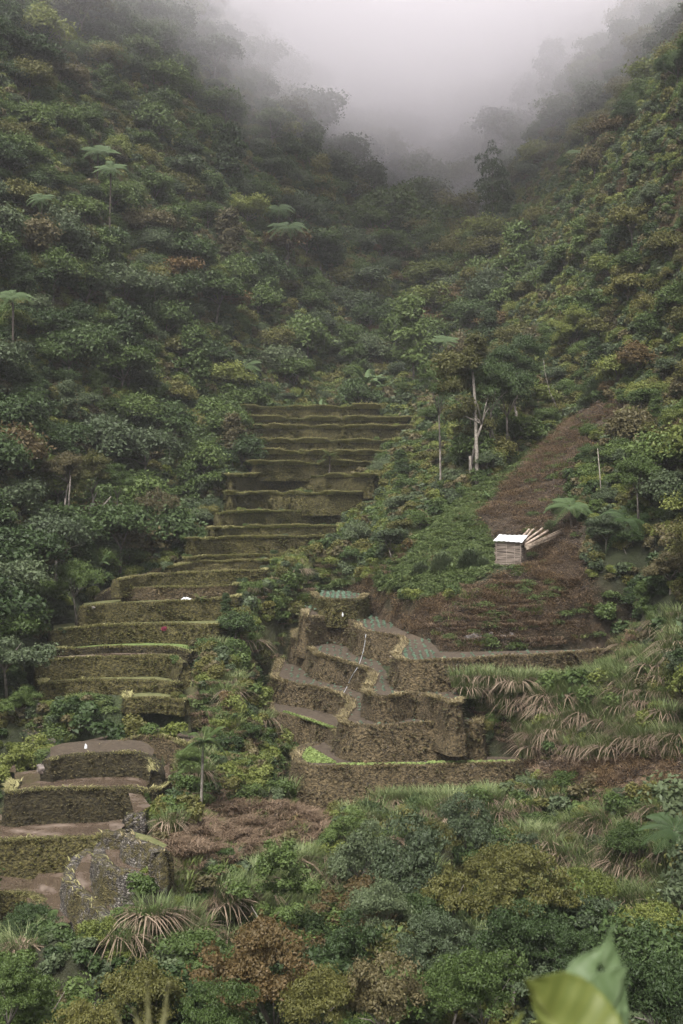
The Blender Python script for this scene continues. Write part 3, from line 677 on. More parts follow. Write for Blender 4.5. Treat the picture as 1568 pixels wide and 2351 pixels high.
def tree_set(n, size, near):
    out = []
    for i, (fn, kw) in enumerate([(lobes_round, {}), (lobes_tiers, {}), (lobes_round, dict(flat=.8)), (lobes_tall, {}), (lobes_tiers, dict(n=19)), (lobes_round, dict(n=18, top=1.3))]):
        rg = np.random.default_rng(100+i+near*50); L = fn(rg, **kw)
        if near:    # break every lobe into smaller sprays
            L2 = []
            for (a_, b_, c_, ra, rb, rc) in L:
                for _ in range(4):
                    u = rg.normal(size=3); u[2] = abs(u[2])*.8; u /= np.linalg.norm(u); k_ = rg.uniform(.32, .62); q_ = rg.uniform(.55, 1.15)
                    L2.append((a_+u[0]*ra*q_, b_+u[1]*rb*q_, c_+u[2]*rc*q_, ra*k_, rb*k_, rc*k_*.8))
            L = L2
        size_ = size*(1, .8, 1.25, 1, .9, 1.35)[i] if near else size; v, f, a = leaves(L, int(n*(size/size_)**1.6), size_, asp=.6 if i % 2 else .45, updir=.45 if fn is not lobes_tiers else .65, jitter=.45, droop=.5 if i == 2 else 0, rg=rg)
        # stray sprigs that break the outline
        v2, f2, a2 = leaves([(l[0]*1.08, l[1]*1.08, l[2]+.03, l[3]*1.05, l[4]*1.05, l[5]*1.15) for l in L], n//5, size, asp=.5, updir=.4, jitter=.7, shell=(.95, 1.35), rg=rg)
        crown = npmesh('crown', *join([(v, f, a), (v2, f2, a2)])[:2], mat=LM['green'], fattr=join([(v, f, a), (v2, f2, a2)])[2])
        trunk = limbs(rg, .45 if fn is not lobes_tall else .6, 1.2, .8, 6, .035).mesh('trunk', M_BARK, True)
        out.append((crown, trunk, 1.55 if fn is not lobes_tall else 2.3, 1.0 if fn is not lobes_tall else .72))
    return out
FAR_T = tree_set(4600, .108, 0); NEAR_T = tree_set(13000, .058, 1)
def shrub_mesh(seed, n=1500, size=.16, mt='green'):
    rg = np.random.default_rng(seed); L = []
    for i in range(8):
        a = rg.uniform(0, 6.28); rr = rg.uniform(0, .6); s = rg.uniform(.3, .45); L.append((math.cos(a)*rr, math.sin(a)*rr, rg.uniform(.15, .75), s, s, s*.85))
    v, f, a = leaves(L, n, size, asp=.6, updir=.4, jitter=.55, shell=(.6, 1.12), rg=rg); return npmesh('foliage', v, f, LM[mt], fattr=a)
SHRUBS = [shrub_mesh(300), shrub_mesh(301, 1300, .2), shrub_mesh(302, 2200, .12)]
def feather_shrub(seed):   # fine upright sprays
    rg = np.random.default_rng(seed); n = 2600; u = rg.normal(size=(n, 3)); u[:,2] = abs(u[:,2]); u /= np.linalg.norm(u, axis=1)[:,None]
    base = u*rg.uniform(.25, .85, n)[:,None]*np.array([.8, .8, 1.05]); ln = rg.uniform(.12, .28, n)
    v, f, a = blades(base, ln, ln*.2, rg.uniform(.3, .8, n), rg.random(n), up=.7, droop=.3, az=np.arctan2(u[:,1], u[:,0])+rg.normal(0, .5, n)); return npmesh('foliage', v, f, LM['blue'], fattr=a)
FEATH = feather_shrub(310)
def tuft(seed, n, h, wd, spread=.5, up=.9, droop=.5, mt=M_GRASS, zj=0):
    rg = np.random.default_rng(seed); a_ = rg.uniform(0, 6.28, n); r_ = spread*np.sqrt(rg.random(n)); base = np.stack([np.cos(a_)*r_, np.sin(a_)*r_, -.05+zj*rg.uniform(-1, 1, n)], 1)
    ln = h*rg.uniform(.5, 1.1, n); v, f, a = blades(base, ln, ln*wd*rg.uniform(.7, 1.3, n), rg.uniform(.05, .5, n), rg.random(n), up=up, droop=droop, az=a_+rg.normal(0, .9, n), seg=3)
    return npmesh('blades', v, f, mt, fattr=a)
REEDS = [tuft(400+i, 300, .9, .034, .4, 1.15, .32, M_REED) for i in range(3)]
REEDD = [tuft(410+i, 90, .7, .06, .3, .35, 1.0, M_DEADLEAF) for i in range(3)]
G_TUFT = [tuft(420+i, 80, .42, .12, .5, .9, .4, M_GRASS) for i in range(2)]
D_TUFT = [tuft(430+i, 110, .5, .09, .5, .8, .6, M_DRY) for i in range(2)]
B_TUFT = [tuft(440+i, 120, .45, .12, .55, .45, .6, M_BRACKEN, .4) for i in range(2)]
def herb(seed):
    rg = np.random.default_rng(seed); n = 260; a_ = rg.uniform(0, 6.28, n); r_ = .6*np.sqrt(rg.random(n))
    v, f, a = leaves([(0, 0, 0, .65, .65, .28)], 420, .14, asp=.7, updir=.75, jitter=.35, shell=(.6, 1.1), rg=rg); return npmesh('herb', v, f, M_HERB, fattr=a)
HERB = [herb(450), herb(451)]
def frond(n=26, L=1.0, wd=.26, rise=.35, sag=.55, az=0.0, pin=.05, twist=0.0):
    """one pinnate frond from the origin along +x rotated by az; returns V,F,vary"""
    V = []; F = []; A = []
    def pt(t): return np.array([L*t*(1-.12*t), 0, L*(rise*t-sag*t*t)])
    for i in range(n):
        t = .08+.92*i/n; p = pt(t); q = pt(min(1, t+.03)); w_ = wd*math.sin(math.pi*min(1, .12+t*.88))**.7
        for sd in (-1, 1):
            tip = p+np.array([w_*.35, sd*w_, -w_*.28+.02]); b0 = len(V)
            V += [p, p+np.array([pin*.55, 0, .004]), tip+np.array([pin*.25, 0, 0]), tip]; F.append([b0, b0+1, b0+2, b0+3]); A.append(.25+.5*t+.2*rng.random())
    for i in range(8):
        a, b_ = pt(i/8), pt((i+1)/8); b0 = len(V); wv = np.array([0, .012*L, 0]); V += [a-wv, a+wv, b_+wv, b_-wv]; F.append([b0, b0+1, b0+2, b0+3]); A.append(.9)
    V = np.array(V); c, s = math.cos(az), math.sin(az); V = V@np.array([[c, s, 0], [-s, c, 0], [0, 0, 1]]); return V, np.array(F), np.array(A)
def fern_crown(seed, n=12, rise=.5, sag=.75):
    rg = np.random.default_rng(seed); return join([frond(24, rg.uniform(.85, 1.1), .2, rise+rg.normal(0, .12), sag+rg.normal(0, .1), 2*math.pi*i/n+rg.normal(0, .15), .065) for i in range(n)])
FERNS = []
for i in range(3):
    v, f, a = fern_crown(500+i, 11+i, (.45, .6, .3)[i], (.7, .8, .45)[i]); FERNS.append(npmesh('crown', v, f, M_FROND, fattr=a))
def banana_crown(seed):
    rg = np.random.default_rng(seed); parts = []
    for i in range(8):
        az = 2*math.pi*i/8+rg.normal(0, .3); L = rg.uniform(.8, 1.1); rise = rg.uniform(.5, 1.6); sag = rg.uniform(.5, 1.0); V = []; F = []
        for k in range(9):
            t = k/8; w_ = .15*math.sin(math.pi*min(1, .1+.9*t))**.6*(1 if t < .98 else .2); x = L*t*.9; z = L*(rise*t-sag*t*t)
            V += [(x, -w_, z-.05), (x, 0, z), (x, w_, z-.05)]
        for k in range(8):
            F += [(3*k, 3*k+1, 3*k+4, 3*k+3), (3*k+1, 3*k+2, 3*k+5, 3*k+4)]
        V = np.array(V); c, s = math.cos(az), math.sin(az); parts.append((V@np.array([[c, s, 0], [-s, c, 0], [0, 0, 1]]), np.array(F), rg.random(16)*.5+.25))
    return parts
BAN = []
for s_ in (520, 521):
    v, f, a = join(banana_crown(s_)); BAN.append(npmesh('crown', v, f, M_BANANA, fattr=a))
def stem_mesh(h, r0, r1, mat, seed=0, name='trunk'):
    rg = random.Random(seed); mb = MB(); dx, dy = rg.uniform(-.05, .05)*h, rg.uniform(-.05, .05)*h
    mb.tube([(-dx, -dy, -.6), (-dx*.9, -dy*.9, 0), (-dx*.3, dy*.2, h*.5), (0, 0, h)], [r0*1.25, r0, (r0+r1)/2, r1], 7); return mb.mesh(name, mat, True)

# ------------------------------------------------------------------ placing plants
PLANTS = []     # candidates: kind, x, y, z, r (radius), h, shape index, colour key, near flag
COLS = ['green', 'dark', 'blue', 'olive', 'rust', 'brown', 'lime']
def cname(c): return {'green': 'mid-green', 'dark': 'dark green', 'blue': 'grey-green', 'olive': 'olive', 'rust': 'rusty brown', 'brown': 'dull brown', 'lime': 'yellow-green'}[c]
def add_tree(x, y, r, shape, colr, near=False, z=None, force=False, hs=1.0):
    z = float(gz(x, y)[0])+rt.uniform(-.6, 1.2)*r*.4 if z is None else z; hh, rr = (NEAR_T if near else FAR_T)[shape][2:4]
    if not force:
        for _ in range(4):
            if not blocks(x, y, z, r, r*hh): break
            r *= .72
        else: return
        if r < .9: return
    PLANTS.append(['tree', x, y, z, r, r*hh*hs, shape, colr, near, hs])
rt = np.random.default_rng(11)
def hand_tree(px, py, r, shape, colr, d, near=True, hs=1.0):
    """crown centre at the pixel px,py with the pixel radius r, at distance d"""
    rm = r/FPX*d; x = (px-784)/FPX*d; zc = -(py-HZ)/FPX*d; z = float(gz(x, d)[0]); hh = (NEAR_T if near else FAR_T)[shape][2]
    if hs == 1.0: hs = float(np.clip((zc-z)/(rm*hh*.5), 1, 1.45))
    zb = max(z, zc-rm*hh*.58*hs); PLANTS.append(['tree', x, d, zb, rm, rm*hh*hs, shape, colr, near, hs, z])
for q in [(600,2275,150,1,'rust',38),(330,2290,110,0,'olive',38.5),(790,2190,95,2,'dark',45),(870,2290,110,2,'brown',37),(1000,2200,100,1,'blue',44),(1110,2290,115,4,'green',38),(1210,2065,115,1,'olive',46),
          (950,1985,110,2,'blue',52),(830,1965,80,2,'blue',54),(1075,1900,80,2,'blue',58),(1050,2040,85,5,'olive',50),(870,2090,90,0,'blue',48),(1340,2040,70,0,'lime',50),(1490,2140,85,0,'lime',42),(1500,2290,110,2,'dark',36),
          (1290,2190,80,4,'dark',42),(70,2160,80,0,'dark',47),(40,2290,90,1,'green',38),(1180,2150,90,2,'dark',43),(700,2110,70,5,'dark',48),(1330,2290,90,4,'dark',36),(960,2100,70,0,'dark',49),(730,2300,100,0,'olive',36.5),
          (190,2330,80,5,'olive',36),(500,2340,90,4,'green',35),(1140,1990,70,0,'olive',53),(1440,1930,60,0,'green',55),(990,1925,60,0,'olive',56)]:
    hand_tree(*q)
# recognisable single trees
hand_tree(1080, 885, 92, 3, 'olive', 104, True, 1.3); hand_tree(1050, 830, 70, 2, 'olive', 104.8, True, 1.3); hand_tree(1125, 890, 75, 0, 'dark', 105.5, True, 1.6); hand_tree(1165, 900, 80, 0, 'dark', 110, True, 1.5); hand_tree(1010, 900, 55, 4, 'green', 112, True, 2.0)
hand_tree(1185, 850, 70, 4, 'dark', 118, True); hand_tree(518, 1372, 22, 3, 'dark', 88, True)
hand_tree(1470, 905, 42, 0, 'lime', 104, True); hand_tree(1465, 1090, 60, 0, 'green', 82, True); hand_tree(1365, 1060, 38, 4, 'dark', 92, True); hand_tree(1390, 1230, 60, 0, 'blue', 82, True)
hand_tree(1350, 1010, 30, 0, 'green', 103, True); hand_tree(435, 1745, 42, 0, 'green', 63, True); hand_tree(340, 1825, 17, 3, 'green', 60, True); hand_tree(365, 1150, 55, 5, 'brown', 104, True)
hand_tree(1320, 770, 55, 4, 'lime', 133, True); hand_tree(175, 1330, 60, 0, 'green', 86, True); hand_tree(215, 1095, 55, 4, 'olive', 99.5, True); hand_tree(150, 1075, 50, 0, 'brown', 98.5, True); hand_tree(270, 1110, 45, 1, 'green', 100, True); hand_tree(1297, 365, 22, 0, 'dark', 205); 
hand_tree(1440, 270, 40, 1, 'dark', 168); hand_tree(1550, 150, 45, 0, 'dark', 146); hand_tree(1110, 1095, 14, 0, 'green', 102, True)
n_hand = len(PLANTS)
# random fill of the forest
cand = []
for yb, yt, sp in ((40, 62, 2.6), (62, 100, 2.3), (100, 165, 2.5), (165, 250, 3.2), (250, 440, 5.2)):
    y = yb
    while y < yt:
        xw = y*.36+8; x = -xw
        while x < xw: cand.append((x+rt.uniform(-.75, .75)*sp, y+rt.uniform(-.75, .75)*sp, sp)); x += sp
        y += sp
cand = np.array(cand); czz = gz(cand[:,0], cand[:,1]); px_, py_ = proj(cand[:,0], cand[:,1], czz); zn = zone_of(px_, py_); ter = in_terr(cand[:,0], cand[:,1])
big = fbm(cand[:,0], cand[:,1], .035, 3, 77)
for i in range(len(cand)):
    zname = ZN[zn[i]]
    if ter[i] or zname not in ('forest', 'near', 'ridge', 'wild', 'scrub', 'rslope'): continue
    pr = {'forest': 1, 'near': .75, 'ridge': .25, 'wild': .3, 'scrub': .3, 'rslope': .38}[zname]
    if rt.random() > pr: continue
    x, y, sp = cand[i]; right = px_[i] > 1000 and py_[i] < 1500
    pr = np.array([.38,.26,.17,.09,.02,.04,.04] if not right else [.28,.12,.12,.25,.03,.08,.12])
    if big[i] > .12: pr = pr*np.array([1,.5,1,2,2.2,1.8,1.5])
    if big[i] < -.12: pr = pr*np.array([1,2,1.6,.5,.3,.3,.5])
    if zname == 'near': pr = pr*np.array([1.2,1.3,1.6,.8,.6,.7,.8])
    colr = COLS[rt.choice(7, p=pr/pr.sum())]; r = sp*(.55+1.0*rt.random()**2.4)
    if zname in ('ridge', 'wild', 'scrub'): r = min(r*.6, 1.5)
    if right and y < 170: r *= .75
    if zname == 'near': r = min(r, 2.2)
    if zname == 'rslope': r *= .8
    add_tree(x, y, r, int(rt.choice(6, p=[.24,.22,.18,.07,.15,.14])), colr, near=y < 75)
# which of them show: paint from near to far
def splat(items):
    own = np.full((GH*2, GW*2), -1); 
    D2 = np.repeat(np.repeat(DEP, 2, 0), 2, 1); order = np.argsort([q[2]-q[4] for q in items])
    for i in order:
        k, x, y, z, r, h = items[i][:6]; px, py = proj(x, y, z+h*.58); rx, ry = r/y*FPX*.9/4, h*.42/y*FPX/4
        a, b = int(max(0, px/4-rx)), int(min(GW*2, px/4+rx+1)); c, d = int(max(0, py/4-ry)), int(min(GH*2, py/4+ry+1))
        if a >= b or c >= d: continue
        yy, xx = np.mgrid[c:d, a:b]; e = ((xx+.5-px/4)/rx)**2+((yy+.5-py/4)/ry)**2 < 1
        sub = own[c:d, a:b]; ok = e & (sub < 0) & (D2[c:d, a:b] > y-r-1); sub[ok] = i
    return np.bincount(own[own >= 0], minlength=len(items))
SHOW = splat(PLANTS)
order = [i for i in np.argsort(-SHOW) if SHOW[i] > 0]
own_ids = list(order[:300]); own_set = set(own_ids)

def region(px, py, y):
    return region_(px, py, y).replace('in the brush below the','below the').replace('on the left slope near the valley notch','left of the valley notch').replace('in the thicket along the bottom of the valley', 'in the bottom thicket').replace('under the mist high on', 'under the mist on').replace('around the notch where the slopes meet', 'around the valley notch').replace('on the lower right slope above the soil patch', 'on the slope above the soil').replace('at the forest foot left of the terraces', 'beside the left terraces').replace('on the brushy rib between the two flights', 'on the central rib').replace('in the brush below the stone-walled paddies', 'below the stone-walled paddies').replace('on the left slope just above the terraces', 'above the top terraces')
def region_(px, py, y):
    if py > 1950 and y < 60: return 'in the thicket along the bottom of the valley' if px > 650 else 'in the brush below the stone-walled paddies'
    if y > 240: return 'in the mist at the head of the valley'
    if px > 1250 and y < 100 and py > 900: return 'on the right slope beside the bare soil'
    if px > 930 and py > 700 and y < 150: return 'on the lower right slope above the soil patch'
    if px > 930 and y < 215: return 'high on the right-hand ridge'
    if px > 930: return 'around the notch where the slopes meet'
    if px < 560 and py > 1050: return 'at the forest foot left of the terraces'
    if 380 < px < 930 and py > 1000: return 'on the brushy rib between the two flights'
    if py > 700: return 'on the left slope just above the terraces' if px > 350 else 'on the lower left slope'
    if py > 350: return 'halfway up the left slope' if px < 500 else 'on the left slope near the valley notch'
    return 'under the mist high on the left slope'
SHAPE = ['round-headed', 'flat-tiered', 'drooping domed', 'tall narrow', 'wide layered', 'low spreading']
NUM = ['', 'second', 'third', 'fourth', 'fifth', 'sixth', 'seventh', 'eighth', 'ninth', 'tenth', 'eleventh', 'twelfth', 'thirteenth', 'fourteenth', 'fifteenth', 'sixteenth', 'seventeenth', 'eighteenth', 'nineteenth', 'twentieth']
def label_all(entries, fmt):
    """entries: (object, key tuple, px); look-alikes in one place are told apart by their order across the picture"""
    g = {}
    for e in entries: g.setdefault(e[1], []).append(e)
    for k, es in g.items():
        es.sort(key=lambda e: e[2])
        for j, e in enumerate(es):
            base = fmt(*k)
            if len(es) > 1: base += (', leftmost' if j == 0 else ', rightmost' if j == len(es)-1 else f', {NUM[min(j, 19)]} from left')
            if len(base.split()) > 16: base = base.replace('middling ', '').replace('big ', '').replace('small ', '')
            if len(base.split()) > 16: base = base.replace(' wide layered', ' layered').replace(' low spreading', ' spreading').replace(' drooping domed', ' domed').replace(' tall narrow', ' narrow').replace('the ', '')
            e[0]['label'] = base
ents = []
proto_crowns = {}
def crown_obj(me, parent, colr):
    o = bpy.data.objects.new('crown', me); link(o, parent); o.material_slots[0].link = 'OBJECT'; o.material_slots[0].material = LM[colr]; return o
for i in own_ids:
    k, x, y, z, r, h, sh, colr, near, hs = PLANTS[i][:10]; gz_ = PLANTS[i][10] if len(PLANTS[i]) > 10 else z; cm, tm = (NEAR_T if near else FAR_T)[sh][:2]
    e = empty('broadleaf_tree', (x, y, z-.1), rt.uniform(0, 6.28)); e.scale = (r, r, r*hs); tag(e, None, 'tree', 'broadleaf trees of the valley forest')
    co = crown_obj(cm, e, colr); t = bpy.data.objects.new('trunk', tm); link(t, e)
    if z-gz_ > .5: mb = MB(); mb.tube([(0, 0, (gz_-z)/r-.1), (.04, 0, (gz_-z)/r*.5), (0, 0, .0)], [.05, .045, .042], 7); mb.build('lower_stem', M_BARK, e, True)
    if not near: proto_crowns.setdefault((sh, colr), co)
    px, py = proj(x, y, z+h*.6); size = 'big' if r > 2.6 else ('small' if r < 1.5 else 'middling')
    ents.append((e, (size, cname(colr), SHAPE[sh], region(px, py, y)), px))
label_all(ents, lambda s, c, sh, rg_: f"{s} {c} {sh} tree {rg_}")
# the rest of the forest: one object that repeats those crowns
def scatter(name, pts, rots, scales, idx, sources, label, cat, kindv='stuff', zs=None):
    me = bpy.data.meshes.new(name); me.vertices.add(len(pts)); me.vertices.foreach_set('co', np.asarray(pts, np.float32).ravel())
    a = me.attributes.new('rz', 'FLOAT', 'POINT'); a.data.foreach_set('value', np.asarray(rots, np.float32))
    a = me.attributes.new('sc', 'FLOAT', 'POINT'); a.data.foreach_set('value', np.asarray(scales, np.float32))
    a = me.attributes.new('ix', 'INT', 'POINT'); a.data.foreach_set('value', np.asarray(idx, np.int32))
    o = bpy.data.objects.new(name, me); link(o)
    g = bpy.data.node_groups.new(name, 'GeometryNodeTree')
    g.interface.new_socket('Geometry', in_out='INPUT', socket_type='NodeSocketGeometry'); g.interface.new_socket('Geometry', in_out='OUTPUT', socket_type='NodeSocketGeometry')
    N = g.nodes; Lk = g.links.new; gi = N.new('NodeGroupInput'); go = N.new('NodeGroupOutput'); iop = N.new('GeometryNodeInstanceOnPoints')
    jn = N.new('GeometryNodeGeometryToInstance')
    for s in reversed(sources):
        oi = N.new('GeometryNodeObjectInfo'); oi.inputs['Object'].default_value = s; oi.inputs['As Instance'].default_value = True; Lk(oi.outputs['Geometry'], jn.inputs[0])
    def attr(nm, tp):
        q = N.new('GeometryNodeInputNamedAttribute'); q.data_type = tp; q.inputs['Name'].default_value = nm; return q.outputs['Attribute']
    jn2 = N.new('GeometryNodeJoinGeometry'); N.remove(jn)
    for nd in [q for q in N if q.type == 'OBJECT_INFO']: Lk(nd.outputs['Geometry'], jn2.inputs[0])
    cb = N.new('ShaderNodeCombineXYZ'); Lk(attr('rz', 'FLOAT'), cb.inputs[2])
    e2r = N.new('FunctionNodeEulerToRotation'); Lk(cb.outputs[0], e2r.inputs[0])
    Lk(gi.outputs[0], iop.inputs['Points']); Lk(jn2.outputs[0], iop.inputs['Instance']); iop.inputs['Pick Instance'].default_value = True
    Lk(attr('ix', 'INT'), iop.inputs['Instance Index']); Lk(e2r.outputs[0], iop.inputs['Rotation']); Lk(attr('sc', 'FLOAT'), iop.inputs['Scale']); Lk(iop.outputs[0], go.inputs[0])
    md = o.modifiers.new('scatter', 'NODES'); md.node_group = g
    tag(o, label, cat, None, kindv); return o
srckeys = sorted(proto_crowns); src = [proto_crowns[k] for k in srckeys]; kix = {k: i for i, k in enumerate(srckeys)}
def near_key(sh, colr):
    if (sh, colr) in kix: return kix[(sh, colr)]
    c = [k for k in srckeys if k[1] == colr] or srckeys; return kix[c[sh % len(c)]]
rest = [i for i in range(len(PLANTS)) if i not in own_set]
pts = [(PLANTS[i][1], PLANTS[i][2], PLANTS[i][3]) for i in rest]
scatter('forest', pts, rt.uniform(0, 6.28, len(rest)), [PLANTS[i][4] for i in rest], [near_key(PLANTS[i][6], PLANTS[i][7]) for i in rest], src,
        'dense mass of mixed green and rusty forest crowns covering the valley slopes', 'forest')
print('trees', len(PLANTS), 'shown', len(order), 'src', len(src))

# tree ferns, bananas, palms
def place(kind, part, me, px, py, d, r, hmin, trunk_mat, label, cat, group, rz=0, r0=.12, trunk_name='trunk', colr=None, tilt=0):
    """crown at the pixel, stem down to the ground below it"""
    x = (px-784)/FPX*d; zc = -(py-HZ)/FPX*d; g = float(gz(x, d)[0]); h = max(hmin, zc-g)
    e = empty(kind, (x, d, zc-h), rz); tag(e, label, cat, group)
    o = bpy.data.objects.new(part, me); link(o, e); o.location = (0, 0, h); o.scale = (r, r, r); o.rotation_mode = 'QUATERNION'; o.rotation_quaternion = (Matrix.Rotation(-rz, 3, 'Z') @ Matrix.Rotation(tilt, 3, 'X') @ Matrix.Rotation(rz, 3, 'Z')).to_quaternion()
    if trunk_mat: obj(trunk_name, stem_mesh(h, r0, r0*.8, trunk_mat, int(px)), e)
    return e
FERN_AT = [(1312,1163,86,2.3,'broad tree fern with a dark trunk standing on the soil right of the hut'),(1440,1190,82.5,2.6,'largest bright tree fern at the edge of the bare soil'),(1535,1110,83,2.3,'tree fern at the right edge above the largest fern'),
 (1548,1905,52,1.7,'bright tree fern leaning in at the right edge above the bottom thicket'),(662,522,190,3.6,'tree fern on the left slope near the valley notch, upper of two'),(225,345,155,3.2,'pale tree fern in the middle of the left slope below the mist'),
 (30,680,110,2.2,'tree fern at the left frame edge halfway down'),(15,165,158,3.4,'misty tree fern at the upper left frame edge'),(255,385,150,2.6,'tree fern just below the pale fern under the mist'),(95,455,130,2.0,'small tree fern on the left slope among brownish crowns'),
 (640,480,196,3.2,'tree fern just above the notch fern on the left slope'),(590,620,180,3.2,'tree fern in the dark forest middle left of the notch'),(497,945,140,2.3,'tree fern hanging out beside the topmost terrace'),(562,842,158,2.6,'tree fern in dark forest above the topmost terrace'),
 (275,1232,104,2.2,'dark glossy tree fern at the forest foot left of the terraces'),(440,1160,118,1.9,'pale hanging tree fern over the tenth terrace'),(505,1108,124,1.9,'pale tree fern draped beside the earthy terraces'),(1022,780,158,2.2,'bright tree fern above the tall single tree'),
 (1330,350,196,2.6,'tree fern on the right-hand ridge under the mist'),(1420,560,148,2.2,'tree fern among the olive bushes of the right slope'),(1270,1010,112,1.3,'small tree fern under the dark trees by the green strip'),(455,990,136,2.1,'grey-green tree fern in the forest left of the topmost terrace')]
for j, (px, py, d, r, lb) in enumerate(FERN_AT):
    place('tree_fern', 'crown', FERNS[j % 3], px, py, d, r, 1.5, M_BARKD, lb, 'tree fern', 'tree ferns scattered through the valley', rz=j*1.1, tilt=.4 if d < 90 else .55)
BAN_AT = [(840,868,166,3.0,'pale banana plant above the topmost terrace, left of a clump'),(862,862,168,2.6,'banana plant close beside the pale one above the terraces'),(690,905,160,1.8,'small banana plant in the brush over the topmost terrace'),(335,1225,103,2.2,'banana plant with upright leaves at the forest foot'),
 (225,1290,95,1.6,'low banana plant in brush near the loose-stone bank'),(1003,1188,99,1.0,'young banana plant at the lower end of the green strip'),(1120,1130,98,.7,'tiny banana sprout on the green strip above the feathery bush'),(880,880,164,2.0,'banana plant with brown fringe right of the pale pair'),(735,925,157,1.6,'banana plant leaning over the weedy top terrace')]
for j, (px, py, d, r, lb) in enumerate(BAN_AT):
    place('banana_plant', 'crown', BAN[j % 2], px, py+10, d, r*.8, .5, M_BARKD, lb, 'banana plant', 'banana plants', rz=j*.8, r0=.1, trunk_name='stem')
def palm_crown(seed, n=13):
    rg = np.random.default_rng(seed); return join([frond(26, rg.uniform(.85, 1.1), .2, rg.uniform(.3, 1.5), rg.uniform(.7, 1.25), 2*math.pi*i/n+rg.normal(0, .2), .12) for i in range(n)])
v, f, a = palm_crown(530); PALM = npmesh('crown', v, f, M_PALM, fattr=a)
place('areca_palm', 'crown', PALM, 466, 1705, 59.5, 1.35, 3.5, M_PALE, 'slender areca palm with bare pale trunk and yellow-green crown on the grassy bank', 'palm', 'areca palms', r0=.075)
place('areca_palm', 'crown', PALM, 108, 2135, 46.5, 1.0, 1.0, M_BARK, 'short areca palm in the brush at the lower left, below the stone walls', 'palm', 'areca palms', rz=1, r0=.07)
place('areca_palm', 'crown', PALM, 757, 1046, 130, 1.2, 1.5, M_BARKD, 'small dark areca palm standing alone on an upper terrace', 'palm', 'areca palms', rz=2, r0=.1)
place('areca_palm', 'crown', PALM, 459, 1375, 88.5, .7, .3, M_BARKD, 'stemless young palm on the terrace rim beside the white sheet', 'palm', 'areca palms', rz=2, r0=.05)

# pale bare trunks of the tall trees
def bare_trunk(pts, r0, r1, label, mat=M_PALE, name='bare_tree', cat='bare tree'):
    mb = MB(); n = len(pts); mb.tube([P(*p) for p in pts], [r0+(r1-r0)*i/(n-1) for i in range(n)], 8); o = mb.build(name, mat, None, True); tag(o, label, cat, None, 'thing'); return o
bare_trunk([(1096,1122,103),(1095,1060,103.2),(1093,1000,103.6),(1091,930,104),(1085,850,104)], .19, .1, 'tall straight pale trunk rising from the green strip into a brown crown')
bare_trunk([(1143,1050,109),(1130,990,109),(1118,940,109),(1114,900,109)], .09, .05, 'thin slanting white trunk behind the tall straight pale trunk')
bare_trunk([(1082,1010,106),(1080,970,106),(1078,930,106)], .07, .05, 'short thin pale stem just left of the tall straight trunk')
bare_trunk([(203,1245,100),(207,1200,100),(205,1170,100),(222,1130,100)], .12, .05, 'forked white trunk at the dark forest foot, left one of the pair')
bare_trunk([(229,1250,99),(228,1200,99),(233,1165,99),(255,1140,99)], .11, .05, 'curved white trunk at the dark forest foot, right one of the pair')
bare_trunk([(157,1215,98),(158,1150,98),(162,1090,98)], .09, .05, 'thin straight grey trunk left of the two white forest trunks', M_BARK)
bare_trunk([(1381,1145,86),(1378,1100,86),(1372,1030,87)], .05, .03, 'thin sapling trunk on the soil above the tree ferns')
bare_trunk([(1474,1000,101),(1473,950,101),(1471,900,102)], .06, .04, 'thin stem of the small yellow-green tree on the right slope')
bare_trunk([(1290,960,120),(1262,900,120),(1250,850,121),(1248,820,121)], .04, .02, 'leaning dead grey branch above the top of the soil patch')
# pine at the head of the valley
rgp = np.random.default_rng(9); L = [(rgp.normal(0, .12), rgp.normal(0, .12), t, .55*math.sin(math.pi*(.25+.7*(t-.5)/1.6))*rgp.uniform(.6, 1.1), .5*math.sin(math.pi*(.25+.7*(t-.5)/1.6)), .13) for t in np.linspace(.55, 2.0, 9)]
L += [(math.cos(a)*.35, math.sin(a)*.35, rgp.uniform(.8, 1.8), .25, .25, .13) for a in rgp.uniform(0, 6.28, 12)]
v, f, a = leaves(L, 4200, .1, asp=.25, updir=.5, jitter=.6, rg=rgp)
e = empty('pine_tree', P(1130, 455, 232), 0, 5.2); e.location.z = float(gz(e.location.x, 232)[0])-.5
zt = -(325-HZ)/FPX*232; e.scale = (5.6, 5.6, (zt-e.location.z)/2.1); tag(e, 'tall solitary pine standing dark against the mist above the notch', 'pine tree')
obj('crown', npmesh('crown', v, f, LM['dark'], fattr=a), e); obj('trunk', stem_mesh(1.6, .04, .02, M_BARKD, 3), e)

